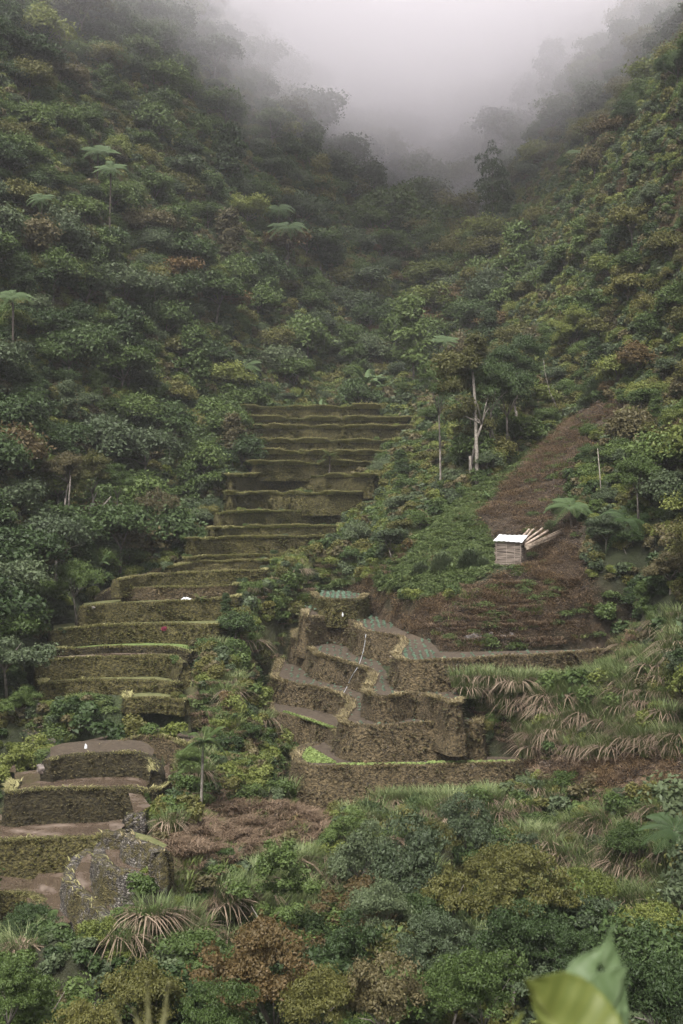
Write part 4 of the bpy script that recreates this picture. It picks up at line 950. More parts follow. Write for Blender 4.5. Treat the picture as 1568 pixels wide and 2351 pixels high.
# shrubs, reeds as things; undergrowth and grasses as stuff
rs = np.random.default_rng(21)
def sample(zones, n, ymin, ymax, guard=True, xm=.32):
    y = np.sqrt(rs.random(n)*(ymax**2-ymin**2)+ymin**2); x = y*rs.uniform(-xm, xm, n); z = gz(x, y); px, py = proj(x, y, z); zn = zone_of(px, py)
    ok = np.isin(zn, [ZN.index(q) for q in zones]) & ~in_terr(x, y); 
    return x[ok], y[ok], z[ok], px[ok], py[ok], zn[ok]
SH = []
def cand_shrub(px, py, d, r, colr, me=0): x = (px-784)/FPX*d; SH.append(['shrub', x, d, float(gz(x, d)[0])-.1, r, r*1.1, me, colr])
for q in [(1080,1255,86,1.35,'blue',9),(1015,1262,87,1.3,'blue',9),(965,1290,88,1.0,'blue',9),(1110,1275,85,.8,'blue',9),(1290,1120,90,1.2,'blue',9),(1265,1160,88,.9,'blue',9),(1380,850,118,2.6,'blue',9),(1440,810,120,2.4,'blue',9),
          (725,1340,98,.9,'dark',1),(700,1355,97,.8,'green',0),(570,1590,75,1.2,'green',1),(590,1620,73,1.1,'lime',0),(540,1480,81,1.3,'green',0),(600,1430,88,1.1,'dark',1),(200,1640,71,1.6,'dark',1),(250,1670,69.5,1.4,'dark',1),(160,1650,71,1.2,'dark',0),(300,1670,69.5,1.3,'olive',0),
          (530,1790,64,1.0,'lime',1),(590,1770,65,.9,'lime',0),(1390,1270,78,1.2,'dark',1),(300,1410,88,1.0,'blue',2),(1240,1570,70,1.3,'green',1),(1290,1560,70,1.4,'green',0),(1340,1575,69.5,1.5,'green',1),(1390,1590,69,1.3,'lime',0),(1310,1620,68.5,1.2,'green',1),(1260,1640,68,1.1,'lime',1),(1370,1650,67.5,1.2,'green',0),(1440,1600,68,1.2,'green',1),(1500,1540,69,1.2,'dark',1),(1530,1450,71,1.4,'dark',1),(1395,1240,83,1.3,'blue',1),(1425,1300,80,1.4,'dark',1),(1380,1330,80,1.1,'green',0),(1440,1355,78,1.4,'dark',0),(1485,1290,80,1.5,'blue',1),(1500,1400,76,1.4,'dark',1),(1350,1285,82,1.0,'blue',0),(1465,1215,83,1.2,'green',1),(1520,1340,77,1.4,'dark',0),(1400,1380,79,.9,'brown',0),(1455,1420,77,1.0,'dark',1),(300,1650,70,1.0,'green',1),(345,1655,69.5,1.0,'green',0),(395,1650,69.5,1.1,'lime',1),(1210,1620,69,1.1,'lime',1),(1420,1680,66,1.1,'green',0),(1330,1690,66,1.0,'lime',1),(1480,1640,67,1.2,'green',1),(330,2062,46.5,.8,'green',0),(352,2030,48,.8,'lime',1),(300,2095,45.5,.8,'green',2),(1540,1230,79,1.5,'brown',1),(1370,1190,86,1.0,'green',0)]: cand_shrub(*q)
x, y, z, px, py, zz = sample(['ridge', 'wild', 'scrub', 'reed', 'reedn', 'near', 'stream', 'leafy'], 11000, 44, 175)
for i in range(len(x)):
    zq = ZN[zz[i]]; pr = {'ridge': .5, 'wild': .5, 'scrub': .5, 'reed': .5, 'reedn': .3, 'near': .35, 'stream': .2, 'leafy': .4}[zq]
    if rs.random() > pr: continue
    r = rs.uniform(.45, 1.15)*(1.0 if y[i] < 90 else 1.3)
    if blocks(x[i], y[i], z[i], r, r*1.1, .2): r *= .55
    if blocks(x[i], y[i], z[i], r, r*1.1, .35): continue
    SH.append(['shrub', x[i], y[i], z[i]-.1, r, r*1.1, int(rs.integers(0, 3)), COLS[rs.choice(7, p=[.36,.10,.17,.12,.01,.04,.20])]])
for fi in range(0, 21):
    A = [p for p in FIELDS[fi]['poly'][:len(FIELDS[fi]['poly'])//2]]
    for _ in range(7 if fi < 13 else 3):
        p = A[int(rs.integers(0, len(A)))]; q = rs.random(); 
        if fi > 12: p = A[0] if q < .4 else A[-1]
        r = rs.uniform(.25, .6)*(1.25 if fi < 8 else 1); SH.append(['shrub', p.x+rs.uniform(-.5, .5), p.y+rs.uniform(-.2, .5), p.z-.05, r, r*1.1, int(rs.integers(0, 3)), COLS[rs.choice(7, p=[.4,.1,.2,.15,0,.05,.1])]])
RD = []
x, y, z, px, py, zz = sample(['reed', 'reedn', 'scrub', 'near', 'ridge'], 16000, 44, 110)
for i in range(len(x)):
    zq = ZN[zz[i]]; pr = {'reed': .5, 'reedn': .6, 'scrub': .12, 'near': .10, 'ridge': .03}[zq]
    if rs.random() > pr: continue
    h = rs.uniform(.9, 1.7)
    if blocks(x[i], y[i], z[i], h*.5, h, .3): continue
    RD.append(['reed', x[i], y[i], z[i], h*.55, h, int(rs.integers(0, 3)), 'x', rs.random()])
for px0 in range(880, 1190, 22): # clumps hanging over the foot wall
    d = 66.4; RD.append(['reed', (px0-784)/FPX*d, d-1.2, -15.6, .7, 1.4, px0 % 3, 'x', .9])
for px0 in range(1060, 1460, 20):
    d = 71.5-rs.random()*1.5; RD.append(['reed', (px0-784)/FPX*d, d, -9.6-rs.random()*1.5, .8, 1.5, px0 % 3, 'x', rs.random()])
allp = PLANTS+SH+RD; sh = splat(allp); n0 = len(PLANTS); n1 = n0+len(SH)
so_ = [i for i in np.argsort(-sh[n0:n1]) if sh[n0+i] > 1][:300]; ro_ = [i for i in np.argsort(-sh[n1:]) if sh[n1+i] > 1][:300]
ents = []; shrub_src = {}
for i in so_:
    k, x, y, z, r, h, mi, colr = SH[i]; feath = mi == 9
    o = bpy.data.objects.new('shrub', FEATH if feath else SHRUBS[mi]); link(o); o.location = (x, y, z); o.scale = (r, r, r*(1.2 if feath else 1)); o.rotation_euler.z = rs.uniform(0, 6.28)
    o.material_slots[0].link = 'OBJECT'; o.material_slots[0].material = LM[colr]; tag(o, None, 'shrub', 'shrubs growing wild between the terraces', 'thing')
    if not feath: shrub_src.setdefault(colr, o)
    px, py = proj(x, y, z+h*.5); ents.append((o, ('feathery' if feath else ('big' if r > 1 else 'small'), cname(colr), int(px//200), int(py//200)), px))
def place2(px, py):
    if py < 1000: return 'above the topmost terraces'
    if px > 1200 and py > 1480 and py < 1750: return 'among the reeds right of the curving walls'
    if px > 1200 and py <= 1480: return 'beside the bare soil on the right'
    if px > 850 and py < 1400: return 'on the green bank near the hut'
    if px < 420 and py < 1750: return 'on the overgrown left terraces'
    if py > 2150: return 'in the bottom thicket'
    if py > 1900: return 'in the scrub under the lowest curving wall' if px > 700 else 'on the bank by the pale palm'
    if px > 640 and py > 1740: return 'at the foot of the lowest curving wall'
    if py > 1650: return 'on the rib left of the lettuce rows'
    if py > 1400: return 'on the rib beside the curving walls'
    return 'high on the rib between the terraces'
ents = [(o, (k[0], k[1], place2(*proj(o.location.x, o.location.y, o.location.z))), p) for o, k, p in ents]
label_all(ents, lambda s, c, p_: f"{s} {c} shrub {p_}")
ents = []; reed_src = []
for i in ro_:
    k, x, y, z, r, h, mi, _, dd = RD[i]; o = bpy.data.objects.new('reed_clump', REEDS[mi]); link(o); o.location = (x, y, z); o.scale = (h, h, h); o.rotation_euler.z = rs.uniform(0, 6.28)
    tag(o, None, 'reed clump', 'clumps of tall cane grass', 'thing')
    if dd > .35 or True:
        q = bpy.data.objects.new('dead_leaves', REEDD[mi]); link(q, o); q.location = (0, 0, .4); s_ = .55+.9*dd; q.scale = (s_, s_, s_)
    if len(reed_src) < 3: reed_src.append(o)
    px, py = proj(x, y, z+h*.5); ents.append((o, ('tall' if h > 1.35 else 'short', 'half-dead' if dd > .6 else 'mostly green', place2(px, py)), px))
label_all(ents, lambda s, c, p_: f"{s} {c} reed clump {p_}")
# undergrowth everywhere under the trees
ssrc = list(shrub_src.values()); skeys = list(shrub_src)
restS = [i for i in range(len(SH)) if i not in set(so_) and SH[i][6] != 9]
x, y, z, px, py, zz = sample(['forest', 'near', 'ridge', 'wild', 'scrub', 'stream', 'leafy', 'rslope'], 36000, 36, 250, xm=.33)
p1 = [(SH[i][1], SH[i][2], SH[i][3]) for i in restS]+list(zip(x, y, z-.1)); r1 = [SH[i][4] for i in restS]+list(rs.uniform(.5, 1.3, len(x))*np.clip(y/100, .7, 1.6))
i1 = [skeys.index(SH[i][7]) if SH[i][7] in skeys else 0 for i in restS]+list(rs.choice([i for i, k in enumerate(skeys) if k not in ('rust',)], len(x)))
keep = [j for j in range(len(p1)) if not blocks(p1[j][0], p1[j][1], p1[j][2], r1[j], r1[j], .5)]
scatter('undergrowth', [p1[j] for j in keep], rs.uniform(0, 6.28, len(keep)), [r1[j] for j in keep], [i1[j] for j in keep], ssrc, 'low leafy undergrowth filling the ground between the trees', 'undergrowth')
if len(RD) > len(ro_):
    rr = [i for i in range(len(RD)) if i not in set(ro_)]
    scatter('reeds', [(RD[i][1], RD[i][2], RD[i][3]) for i in rr], rs.uniform(0, 6.28, len(rr)), [RD[i][5] for i in rr], [i % 3 for i in range(len(rr))], reed_src, 'thick stand of cane grass filling the gaps between the larger clumps', 'reeds')
def ground_stuff(name, spec, meshes, label, smin, smax, ymin=44, ymax=170, n=40000):
    x, y, z, px, py, zz = sample(list(spec), n, ymin, ymax); pr = np.array([spec.get(ZN[q], 0) for q in zz]); cl = vnoise(x, y, .35, len(name)*7)
    ok = rs.random(len(x)) < pr*np.clip(cl*1.8-.1, .1, 1.2); x, y, z = x[ok], y[ok], z[ok]
    srcs = []
    for k, m_ in enumerate(meshes):   # first two of the points carry real tufts that the rest repeat
        o = bpy.data.objects.new(name+'_tuft', m_); link(o); o.location = (x[k], y[k], z[k]); tag(o, f"{label.split(',')[0]}, {'one' if k == 0 else 'another'} loose tuft", 'tuft', None, 'stuff'); srcs.append(o)
    scatter(name, np.stack([x, y, z], 1)[2:], rs.uniform(0, 6.28, len(x)-2), rs.uniform(smin, smax, len(x)-2), rs.integers(0, len(srcs), len(x)-2), srcs, label, 'ground cover'); print(name, len(x))
ground_stuff('grass', {'ridge': .9, 'leafy': .5, 'green': .1, 'dry': .25, 'scrub': .5, 'reedn': .6, 'reed': .3, 'near': .3, 'soil': .05, 'bank': .2, 'wild': .5, 'stream': .3, 'forest': .03, 'rslope': .6}, G_TUFT, 'short green grass growing on the banks, between terraces', .7, 1.6, ymax=240, n=70000)
ground_stuff('herbs', {'green': 1.0, 'leafy': 1.0, 'ridge': .3, 'wild': .3, 'scrub': .2, 'soil': .035, 'bank': .12, 'stream': .3}, HERB, 'bright low herbs carpeting the bank, beside the hut', .5, 1.1, n=90000)
ground_stuff('dry_grass', {'dry': 1.0, 'bank': .5, 'rslope': 1.0, 'ridge': .22, 'dryslope': .3, 'reedn': .25, 'scrub': .15, 'reed': .2, 'soil': .03}, D_TUFT, 'straw-coloured dry grass, on the banks', .7, 1.5, ymax=240, n=80000)
LIT = [tuft(460+i, 60, .3, .16, .6, .3, .5, M_DRY, .5) for i in range(2)]
ground_stuff('litter', {'soil': 1.0, 'bank': .8, 'bracken': .5, 'dryslope': .8, 'reed': .2, 'stream': .2}, LIT, 'cut stalks and clods littering the bare soil, everywhere', .5, 1.1, n=70000)
M_CLOD = leaf_mat('earth_clod', [(0.025,0.018,0.013),(0.055,0.040,0.029),(0.15,0.115,0.085)], trans=0.0, spread=.6)
def clod(seed):
    rg = np.random.default_rng(seed); bm = bmesh.new()
    for _ in range(14):
        m_ = Matrix.Translation(Vector(rg.uniform(-1, 1, 3)*np.array([1, 1, .8]))) @ Matrix.Diagonal((*rg.uniform(.08, .26, 2), rg.uniform(.06, .16), 1)); bmesh.ops.create_icosphere(bm, subdivisions=1, radius=1, matrix=m_)
    me = bpy.data.meshes.new('clods'); bm.to_mesh(me); bm.free(); me.materials.append(M_CLOD); a = me.attributes.new('vary', 'FLOAT', 'FACE'); a.data.foreach_set('value', np.repeat(rg.random(14), 20).astype(np.float32)); return me
ground_stuff('clods', {'soil': 1.0, 'bank': .8, 'bracken': .6, 'dryslope': .6, 'stream': .6}, [clod(1), clod(2)], 'clods of turned earth, on the bare slope', .16, .42, n=60000)
ground_stuff('bracken', {'bracken': .9, 'bank': 1.0, 'soil': .5, 'dryslope': .7, 'reed': .3, 'ridge': .1, 'dry': .1, 'green': .02}, B_TUFT, 'dead brown bracken and cut stalks, on the slope', .5, 1.2, n=60000)

# ------------------------------------------------------------------ single things
def all_bvh():
    vs = []; fs = []
    for o in list(C.objects):
        if o.type == 'MESH' and (o.name.split('.')[0] in ('hillside', 'terrace_wall', 'terrace_field', 'paddy_water')):
            b0 = len(vs); vs += [v.co.copy() for v in o.data.vertices]; fs += [tuple(b0+i for i in p.vertices) for p in o.data.polygons]
    return BVHTree.FromPolygons(vs, fs)
BV = all_bvh()
def hp(px, py, off=0.05):
    d = P(px, py, 1).normalized(); h = BV.ray_cast(Vector((0, 0, 0)), d)
    return (h[0]-d*off) if h[0] is not None else P(px, py, 80)
M_WHITE = simple('white_sheet', (0.45,0.46,0.47), (0.66,0.67,0.68), 2, .5)
M_STICK = simple('woven_sticks', (0.07,0.055,0.045), (0.36,0.30,0.25), 1, .9)
_n = M_STICK.node_tree; _m = _n.nodes.new('ShaderNodeMapping'); _m.inputs['Scale'].default_value = (1.2, 1.2, 26); _t = [q for q in _n.nodes if q.type == 'TEX_NOISE'][0]; _c = [q for q in _n.nodes if q.type == 'TEX_COORD'][0]
_n.links.new(_c.outputs['Object'], _m.inputs[0]); _n.links.new(_m.outputs[0], _t.inputs['Vector'])
M_LOG = simple('peeled_log', (0.13,0.09,0.065), (0.40,0.33,0.27), 3, .8, .02)
M_POLE = simple('thin_pole', (0.12,0.09,0.065), (0.34,0.28,0.22), 5, .8)
M_ROCK = simple('pale_rock', (0.05,0.038,0.03), (0.30,0.28,0.27), 5, .85, .05)
M_STREAM = simple('stream_rock', (0.05,0.042,0.038), (0.20,0.165,0.145), 2.0, .6, .05)
M_LETT = leaf_mat('lettuce_leaf', [(0.12,0.17,0.05),(0.20,0.26,0.08),(0.30,0.36,0.14)], trans=.25, spread=.2)
M_CABB = leaf_mat('cabbage_leaf', [(0.05,0.09,0.055),(0.09,0.145,0.095),(0.14,0.20,0.14)], trans=.15, spread=.2)
M_GAPSHADE = simple('painted_gap_shade', (0.012,0.01,0.008), (0.03,0.025,0.02), 5)  # shade between the hut sticks, put into a near-black colour
# hut
hutp = P(1172, 1303, 85); hutp.z = -(1301-HZ)/FPX*85
hut = empty('field_hut', hutp, R(-21)); tag(hut, 'little stick-walled field hut with a bright white sheet roof on the soil slope', 'hut')
HWD, HDP, HHT = 1.72, 1.35, 1.72; rh = random.Random(4)
for nm, a, b_ in (('front_wall', (-HWD/2, -HDP/2), (HWD/2, -HDP/2)), ('side_wall', (HWD/2, -HDP/2), (HWD/2, HDP/2)), ('side_wall', (-HWD/2, HDP/2), (-HWD/2, -HDP/2)), ('back_wall', (HWD/2, HDP/2), (-HWD/2, HDP/2))):
    mb = MB(); a = Vector((*a, 0)); b_ = Vector((*b_, 0)); t = (b_-a).normalized(); nrm = Vector((t.y, -t.x, 0)); z = .02
    while z < HHT-.02:
        e0, e1 = rh.uniform(.0, .12), rh.uniform(.0, .16); d1, d2 = rh.uniform(-.035, .035), rh.uniform(-.035, .035); rr = rh.uniform(.018, .03); o_ = nrm*rh.uniform(-.015, .02)
        mb.tube([a-t*e0+o_+Vector((0, 0, z+d1)), (a+b_)/2+o_+Vector((0, 0, z+rh.uniform(-.02, .02))), b_+t*e1+o_+Vector((0, 0, z+d2))], [rr, rr*.95, rr*.7], 5); z += rh.uniform(.034, .06)
    w_ = mb.build(nm, M_STICK, hut)
mb = MB(); mb.box((0, 0, HHT/2-.05), (HWD-.12, HDP-.12, HHT-.12)); mb.build('painted_inner_shade', M_GAPSHADE, hut)  # added block whose dark colour stands for the shaded hut interior
for x in (-HWD/2+.06, -.12, HWD/2-.42, HWD/2-.02):
    mb = MB(); mb.tube([(x, -HDP/2-.055, -.35), (x+.01, -HDP/2-.05, .9), (x, -HDP/2-.05, HHT+.03)], .026, 6); mb.build('post', M_STICK, hut)
for x, y in ((HWD/2, HDP/2), (-HWD/2, HDP/2)):
    mb = MB(); mb.tube([(x, y, -.3), (x, y, HHT+.2)], .03, 6); mb.build('post', M_STICK, hut)
nx, ny = 26, 9; vv = []; ff = []
for sgn in (1, 0):
    for j in range(ny):
        for i_ in range(nx):
            u, v_ = i_/(nx-1), j/(ny-1); vv.append((-HWD/2-.14+(HWD+.32)*u, -HDP/2-.22+(HDP+.4)*v_, HHT+.05+.42*v_-.05*u+.018*math.sin(u*38)+.02*math.sin(v_*9+u*5)+.012*sgn))
def q_(s_, j, i_): return s_*nx*ny+j*nx+i_
for j in range(ny-1):
    for i_ in range(nx-1): ff.append((q_(0,j,i_), q_(0,j,i_+1), q_(0,j+1,i_+1), q_(0,j+1,i_))); ff.append((q_(1,j,i_), q_(1,j+1,i_), q_(1,j+1,i_+1), q_(1,j,i_+1)))
for i_ in range(nx-1): ff.append((q_(0,0,i_), q_(1,0,i_), q_(1,0,i_+1), q_(0,0,i_+1))); ff.append((q_(0,ny-1,i_), q_(0,ny-1,i_+1), q_(1,ny-1,i_+1), q_(1,ny-1,i_)))
for j in range(ny-1): ff.append((q_(0,j,0), q_(0,j+1,0), q_(1,j+1,0), q_(1,j,0))); ff.append((q_(0,j,nx-1), q_(1,j,nx-1), q_(1,j+1,nx-1), q_(0,j+1,nx-1)))
obj('roof', npmesh('roof', vv, np.array(ff), M_WHITE, smooth=True), hut)
# logs and poles stacked beside the hut
def hutside(ax, ay, bx, by, r, nm, lb, grp, mat, da=84.6, db=87.8, lift=0):
    a = P(ax, ay, da, lift); b_ = P(bx, by, db, lift); mb = MB(); k = 7
    mb.tube([a.lerp(b_, i/(k-1))+Vector((rh.uniform(-1, 1), 0, rh.uniform(-1, 1)))*r*.25 for i in range(k)], [r*rh.uniform(.9, 1.08) for _ in range(k)], 9)
    tag(mb.build(nm, mat, None, True), lb, nm, grp)
for j, (q, r, lb) in enumerate([((1187,1246,1215,1216), .085, 'leftmost pale log leaning behind the hut roof'), ((1196,1246,1225,1215), .08, 'second pale log from the left behind the hut roof'), ((1199,1248,1246,1213), .075, 'brownish log in the middle of the stack by the hut'),
        ((1204,1252,1257,1219), .095, 'thickest pale log on the right of the stack by the hut')]): hutside(*q, r, 'log', lb, 'logs stacked beside the hut', M_LOG, 84.6, 87.0)
for j in range(9):
    t = j/8; hutside(1204+5*t, 1254+8*t, 1285+38*(1-abs(t-.45))-15*rh.random()-20*t, 1225-16*(1-t)+6*t, .02+.008*rh.random(), 'pole', ['highest','second highest','third highest','fourth highest','fifth highest','sixth highest','seventh highest','second lowest','lowest'][j]+' thin pole of the bundle lying right of the hut', 'thin poles lying right of the hut', M_POLE, 84.3, 86.6)
# rock faces showing white in the soil bank
def rock(px, py, w, h, mat, lb, nm='rock', push=.0, grp=None, seed=0):
    c = hp(px, py, -.12-push); bm = bmesh.new(); bmesh.ops.create_icosphere(bm, subdivisions=4, radius=1); rr = random.Random(seed+int(px)); off = Vector((rr.random()*50, rr.random()*50, 0))
    for v_ in bm.verts:
        k = 1+.45*noise.noise(v_.co*1.3+off)+.22*noise.noise(v_.co*3.5+off); v_.co = Vector((v_.co.x*w*k, v_.co.y*min(w, h)*.5*k, v_.co.z*h*k))
    me = bpy.data.meshes.new(nm); bm.to_mesh(me); bm.free(); me.polygons.foreach_set('use_smooth', [True]*len(me.polygons)); o = obj(nm, me, mat=mat); o.location = c; tag(o, lb, 'rock', grp); return o
for j, (px, py, w, h, lb) in enumerate([(1050,1475,.28,.2,'low white rock in the bank, first from the left end'), (1064,1462,.14,.24,'upright white rock high in the soil bank'), (1090,1468,.55,.42,'largest white rock face in the soil bank above the terrace path'),
     (1078,1480,.3,.18,'flat pale rock just below the largest white rock'), (1116,1478,.22,.16,'small pale rock right of the largest white rock'), (1128,1465,.2,.34,'narrow white streak of rock in the middle of the bank'), (1155,1468,.2,.3,'chipped white rock right of the narrow streak'),
     (1174,1460,.16,.2,'small white rock high on the bank, right part'), (1192,1478,.22,.12,'lone pale stone far right along the bank foot')]): rock(px, py, w, h, M_ROCK, lb, grp='white rocks in the soil bank')
for j, (px, py, w, h, lb) in enumerate([(98,1645,.45,.8,'brown boulder face high in the stream gully'), (104,1690,.3,.25,'small stone in the gully above the little fall'), (92,1722,.5,.4,'wet boulder left of the little fall'), (120,1712,.4,.35,'wet boulder right of the little fall'), (100,1765,.35,.3,'dark stone at the foot of the little fall')]):
    rock(px, py, w, h, M_STREAM, lb, grp='stones of the stream gully', seed=5)
for px, py, lb in ((210,1395,'pale stone on the loose-stone bank'), (365,1350,'flat stone slab beside the fifteenth step'), (895,1515,'pale stone on the cabbage path corner'),(470,1985,'small stone below the dead root')): rock(px, py, .2, .12, M_ROCK, lb, grp='loose stones')
def tube_thing(nm, pts, r, mat, lb, cat): mb = MB(); mb.tube(smooth_line(pts, .3), r, 6); tag(mb.build(nm, mat, None, True), lb, cat)
M_HOSE = simple('pale_hose', (0.30,0.31,0.33), (0.42,0.43,0.45), 2, .5); M_GREYROOT = simple('dead_wood', (0.12,0.105,0.09), (0.36,0.33,0.29), 6, .9, .02)
tube_thing('hose', [hp(x, y) for x, y in ((840,1456),(838,1475),(834,1495),(829,1512),(822,1530),(812,1546),(803,1562),(795,1580),(787,1594))], .022, M_HOSE, 'pale thin hose hanging down over the curving walls', 'hose')
tube_thing('pipe', [P(134,1723,66.2), P(126,1740,65.5), P(114,1756,64.5)], .025, M_HOSE, 'pale plastic pipe leading from the little fall to the paddies', 'pipe')
# crumpled sheet, sack and stake
def cloth(px, py, w, h, lb, nm='crumpled_sheet', cat='sheet'):
    c = hp(px, py, 0.0); N_ = 14; vv = [(w*(i_/(N_-1)-.5), (j/(N_-1)-.5)*.5, .05+h*max(0, noise.noise(Vector((i_*.35+px, j*.3, 0)))+.35)*math.sin(math.pi*i_/(N_-1))*math.sin(math.pi*j/(N_-1))) for j in range(N_) for i_ in range(N_)]
    ff = [(j*N_+i_, j*N_+i_+1, (j+1)*N_+i_+1, (j+1)*N_+i_) for j in range(N_-1) for i_ in range(N_-1)]; o = obj(nm, npmesh(nm, vv, np.array(ff), M_WHITE, True)); o.location = c; md = o.modifiers.new('thick', 'SOLIDIFY'); md.thickness = .015; tag(o, lb, cat)
cloth(428, 1377, .8, .3, 'crumpled white sheet lying on the rim of a left-hand terrace')
def sack(px, py, w, h, lb, nm, cat, d=None):
    c = hp(px, py, .05) if d is None else P(px, py, d); bm = bmesh.new(); bmesh.ops.create_icosphere(bm, subdivisions=3, radius=1)
    for v_ in bm.verts: k = 1+.3*noise.noise(v_.co*1.7+Vector((px, 0, 0))); tz = v_.co.z; v_.co = Vector((v_.co.x*w*k*(1-.35*max(0, tz)), v_.co.y*w*.7*k, tz*h*k))
    me = bpy.data.meshes.new(nm); bm.to_mesh(me); bm.free(); me.polygons.foreach_set('use_smooth', [True]*len(me.polygons)); o = obj(nm, me, mat=M_WHITE); o.location = c; tag(o, lb, cat)
sack(787, 1411, .07, .16, 'small white bag on a stick among the cabbages', 'bag', 'bag'); sack(197, 1718, .08, .26, 'pale upright bundle on the brown plot left of the curved wall', 'bundle', 'bundle')
# dead root at the palm's foot
mb = MB(); c = P(484, 1956, 59.3); rr = random.Random(8)
for i in range(15):
    a = rr.uniform(0, 6.28); e = Vector((math.cos(a)*rr.uniform(.25, .6), -abs(math.sin(a))*.3, rr.uniform(-.25, .3))); mb.tube([c, c+e*.5+Vector((0, 0, .08)), c+e], [.06, .035, .01], 5)
tag(mb.build('dead_root', M_GREYROOT, None, True), 'grey dead root stump sticking out of the bank below the palm', 'root')
# little red-leaved plants
for px, py, lb in ((376, 1449, 'small crimson-leaved plant on the mossy left wall'), (655, 1292, 'small crimson-leaved plant high on the brushy rib')):
    me = SHRUBS[0].copy(); o = bpy.data.objects.new('red_plant', me); link(o); o.location = hp(px, py, .1); o.scale = (.28, .28, .3); me.materials[0] = simple('crimson_leaf', (0.10,0.012,0.03), (0.22,0.03,0.06), 4); tag(o, lb, 'plant')
# lettuce beds
def bed(a, b_, w, j, lb, grp):
    L_ = (b_-a).length; n = max(3, int(L_/.16)); t = (b_-a).normalized(); V = []; lob = []
    for i in range(n): u = (i+.5)/n; c = a.lerp(b_, u); lob.append((c.x-a.x, c.y-a.y, c.z-a.z+.04, w*.55, w*.55, .09))
    v, f, at_ = leaves(lob, int(70*n), .10, asp=.8, updir=.7, jitter=.4, low=0); o = obj('lettuce_bed', npmesh('lettuce_bed', v, f, M_LETT, fattr=at_)); o.location = a; tag(o, lb, 'lettuce bed', grp, 'thing')
zr = -13.70; j = 0
nums = ['farthest','second','third','fourth','fifth','sixth','seventh','eighth','nearest']
for i in range(9):
    y = 1718+i*4.1; x0 = 690+max(0, i-5)*5; x1 = 714+i*7; bed(flat(x0, y, zr), flat(x1, y+1.5, zr), .26, i, f"{nums[i]} of the long lettuce rows at the round end of the lowest terrace", 'lettuce rows of the lowest right terrace')
for i in range(18):
    x = 778+i*23; y = 1757-1.2*(i > 4)-.35*i*(i > 8); bed(flat(x, y, zr), flat(x+13-i*.2, y-.3, zr), .34, i, f"short lettuce bed along the lowest rim, number {i+1} from the round end".replace('number '+str(i+1), (['first']+NUM[1:])[i]), 'lettuce rows of the lowest right terrace')
for i in range(17):
    t = i/16; x = 650+t*105; y = 1634+t*35; bed(flat(x, y+2, -12.68), flat(x+15, y+4, -12.68), .13, i, f"thin lettuce row of the narrow overgrown strip, {(['first']+NUM[1:])[i]} from its upper end", 'thin lettuce rows of the narrow strip')
# cabbages and seedlings set out on the tilled terraces
def rosette(mt, seed):
    v, f, a = leaves([(0, 0, .06, .5, .5, .28)], 34, .42, asp=.85, updir=.45, jitter=.3, low=0, rg=np.random.default_rng(seed)); return npmesh('rosette', v, f, mt, fattr=a)
def plant_field(fi, smin, smax, step, name, mt, lab, px0=-1e9, px1=1e9, prob=.85):
    f = FIELDS[fi]; A = np.array([tuple(p) for p in f['poly']]); xs = np.arange(A[:,0].min(), A[:,0].max(), step); ysx = np.arange(A[:,1].min(), A[:,1].max(), step)
    X, Y = np.meshgrid(xs, ysx); X = X.ravel()+rs.normal(0, .05, X.size); Y = Y.ravel()+rs.normal(0, .05, Y.size); ins = pip(X, Y, [(p[0], p[1]) for p in A]); X, Y = X[ins], Y[ins]
    Z = np.array([A[np.hypot(A[:,0]-a, A[:,1]-b_).argmin(), 2] for a, b_ in zip(X, Y)]); px, py = proj(X, Y, Z); k = (px > px0) & (px < px1) & (rs.random(len(X)) < prob) & (gz(X, Y) < Z); X, Y, Z = X[k], Y[k], Z[k]
    o = bpy.data.objects.new(name+'_plant', rosette(mt, fi)); link(o); o.location = (X[0], Y[0], Z[0]); o.scale = (smax,)*3; tag(o, lab.split(' in ')[0]+' plant, the first of its terrace', 'plant', None, 'stuff')
    scatter(name, np.stack([X, Y, Z], 1)[1:], rs.uniform(0, 6.28, len(X)-1), rs.uniform(smin, smax, len(X)-1), np.zeros(len(X)-1, int), [o], lab, 'crop')
nL = len(LEFT)
plant_field(nL, .15, .26, .42, 'cabbages', M_CABB, 'blue-green cabbages in rows on the topmost right terrace')
plant_field(nL+1, .14, .24, .45, 'cabbages', M_CABB, 'blue-green cabbages in rows on the long curving terrace', px1=985)
plant_field(nL+1, .12, .2, .6, 'seedlings', M_CABB, 'tiny seedlings in rows on the path-like end of the curving terrace', px0=985, prob=.6)
plant_field(nL+2, .12, .2, .5, 'seedlings', M_CABB, 'sparse seedlings in rows on the second curving terrace', prob=.6)
plant_field(nL+3, .12, .2, .5, 'seedlings', M_CABB, 'sparse seedlings in rows on the third curving terrace', prob=.5)
# foreground plants, close to the camera
def fg_leaf_mat(nm, c1, c2, c3):
    m, n, b = mat_base(nm, .5); tc = n.nodes.new('ShaderNodeTexCoord'); 
    at = n.nodes.new('ShaderNodeAttribute'); at.attribute_name = 'vein'; nz_ = tex(n, 'noise', 14, tc.outputs['Object'], Detail=4)
    wv = ramp(n, [(0.0, c3), (0.16, c1), (1.0, c2)], at.outputs['Fac']); c = mixc(n, .35, wv.outputs[0], ramp(n, [(.3, c1), (.7, c2)], nz_.outputs[0]).outputs[0])
    n.links.new(c, b.inputs['Base Color']); tr = n.nodes.new('ShaderNodeBsdfTranslucent'); n.links.new(c, tr.inputs[0]); mx = n.nodes.new('ShaderNodeMixShader'); mx.inputs[0].default_value = .35
    n.links.new(b.outputs[0], mx.inputs[1]); n.links.new(tr.outputs[0], mx.inputs[2]); n.links.new(mx.outputs[0], n.nodes['Material Output'].inputs['Surface']); return m
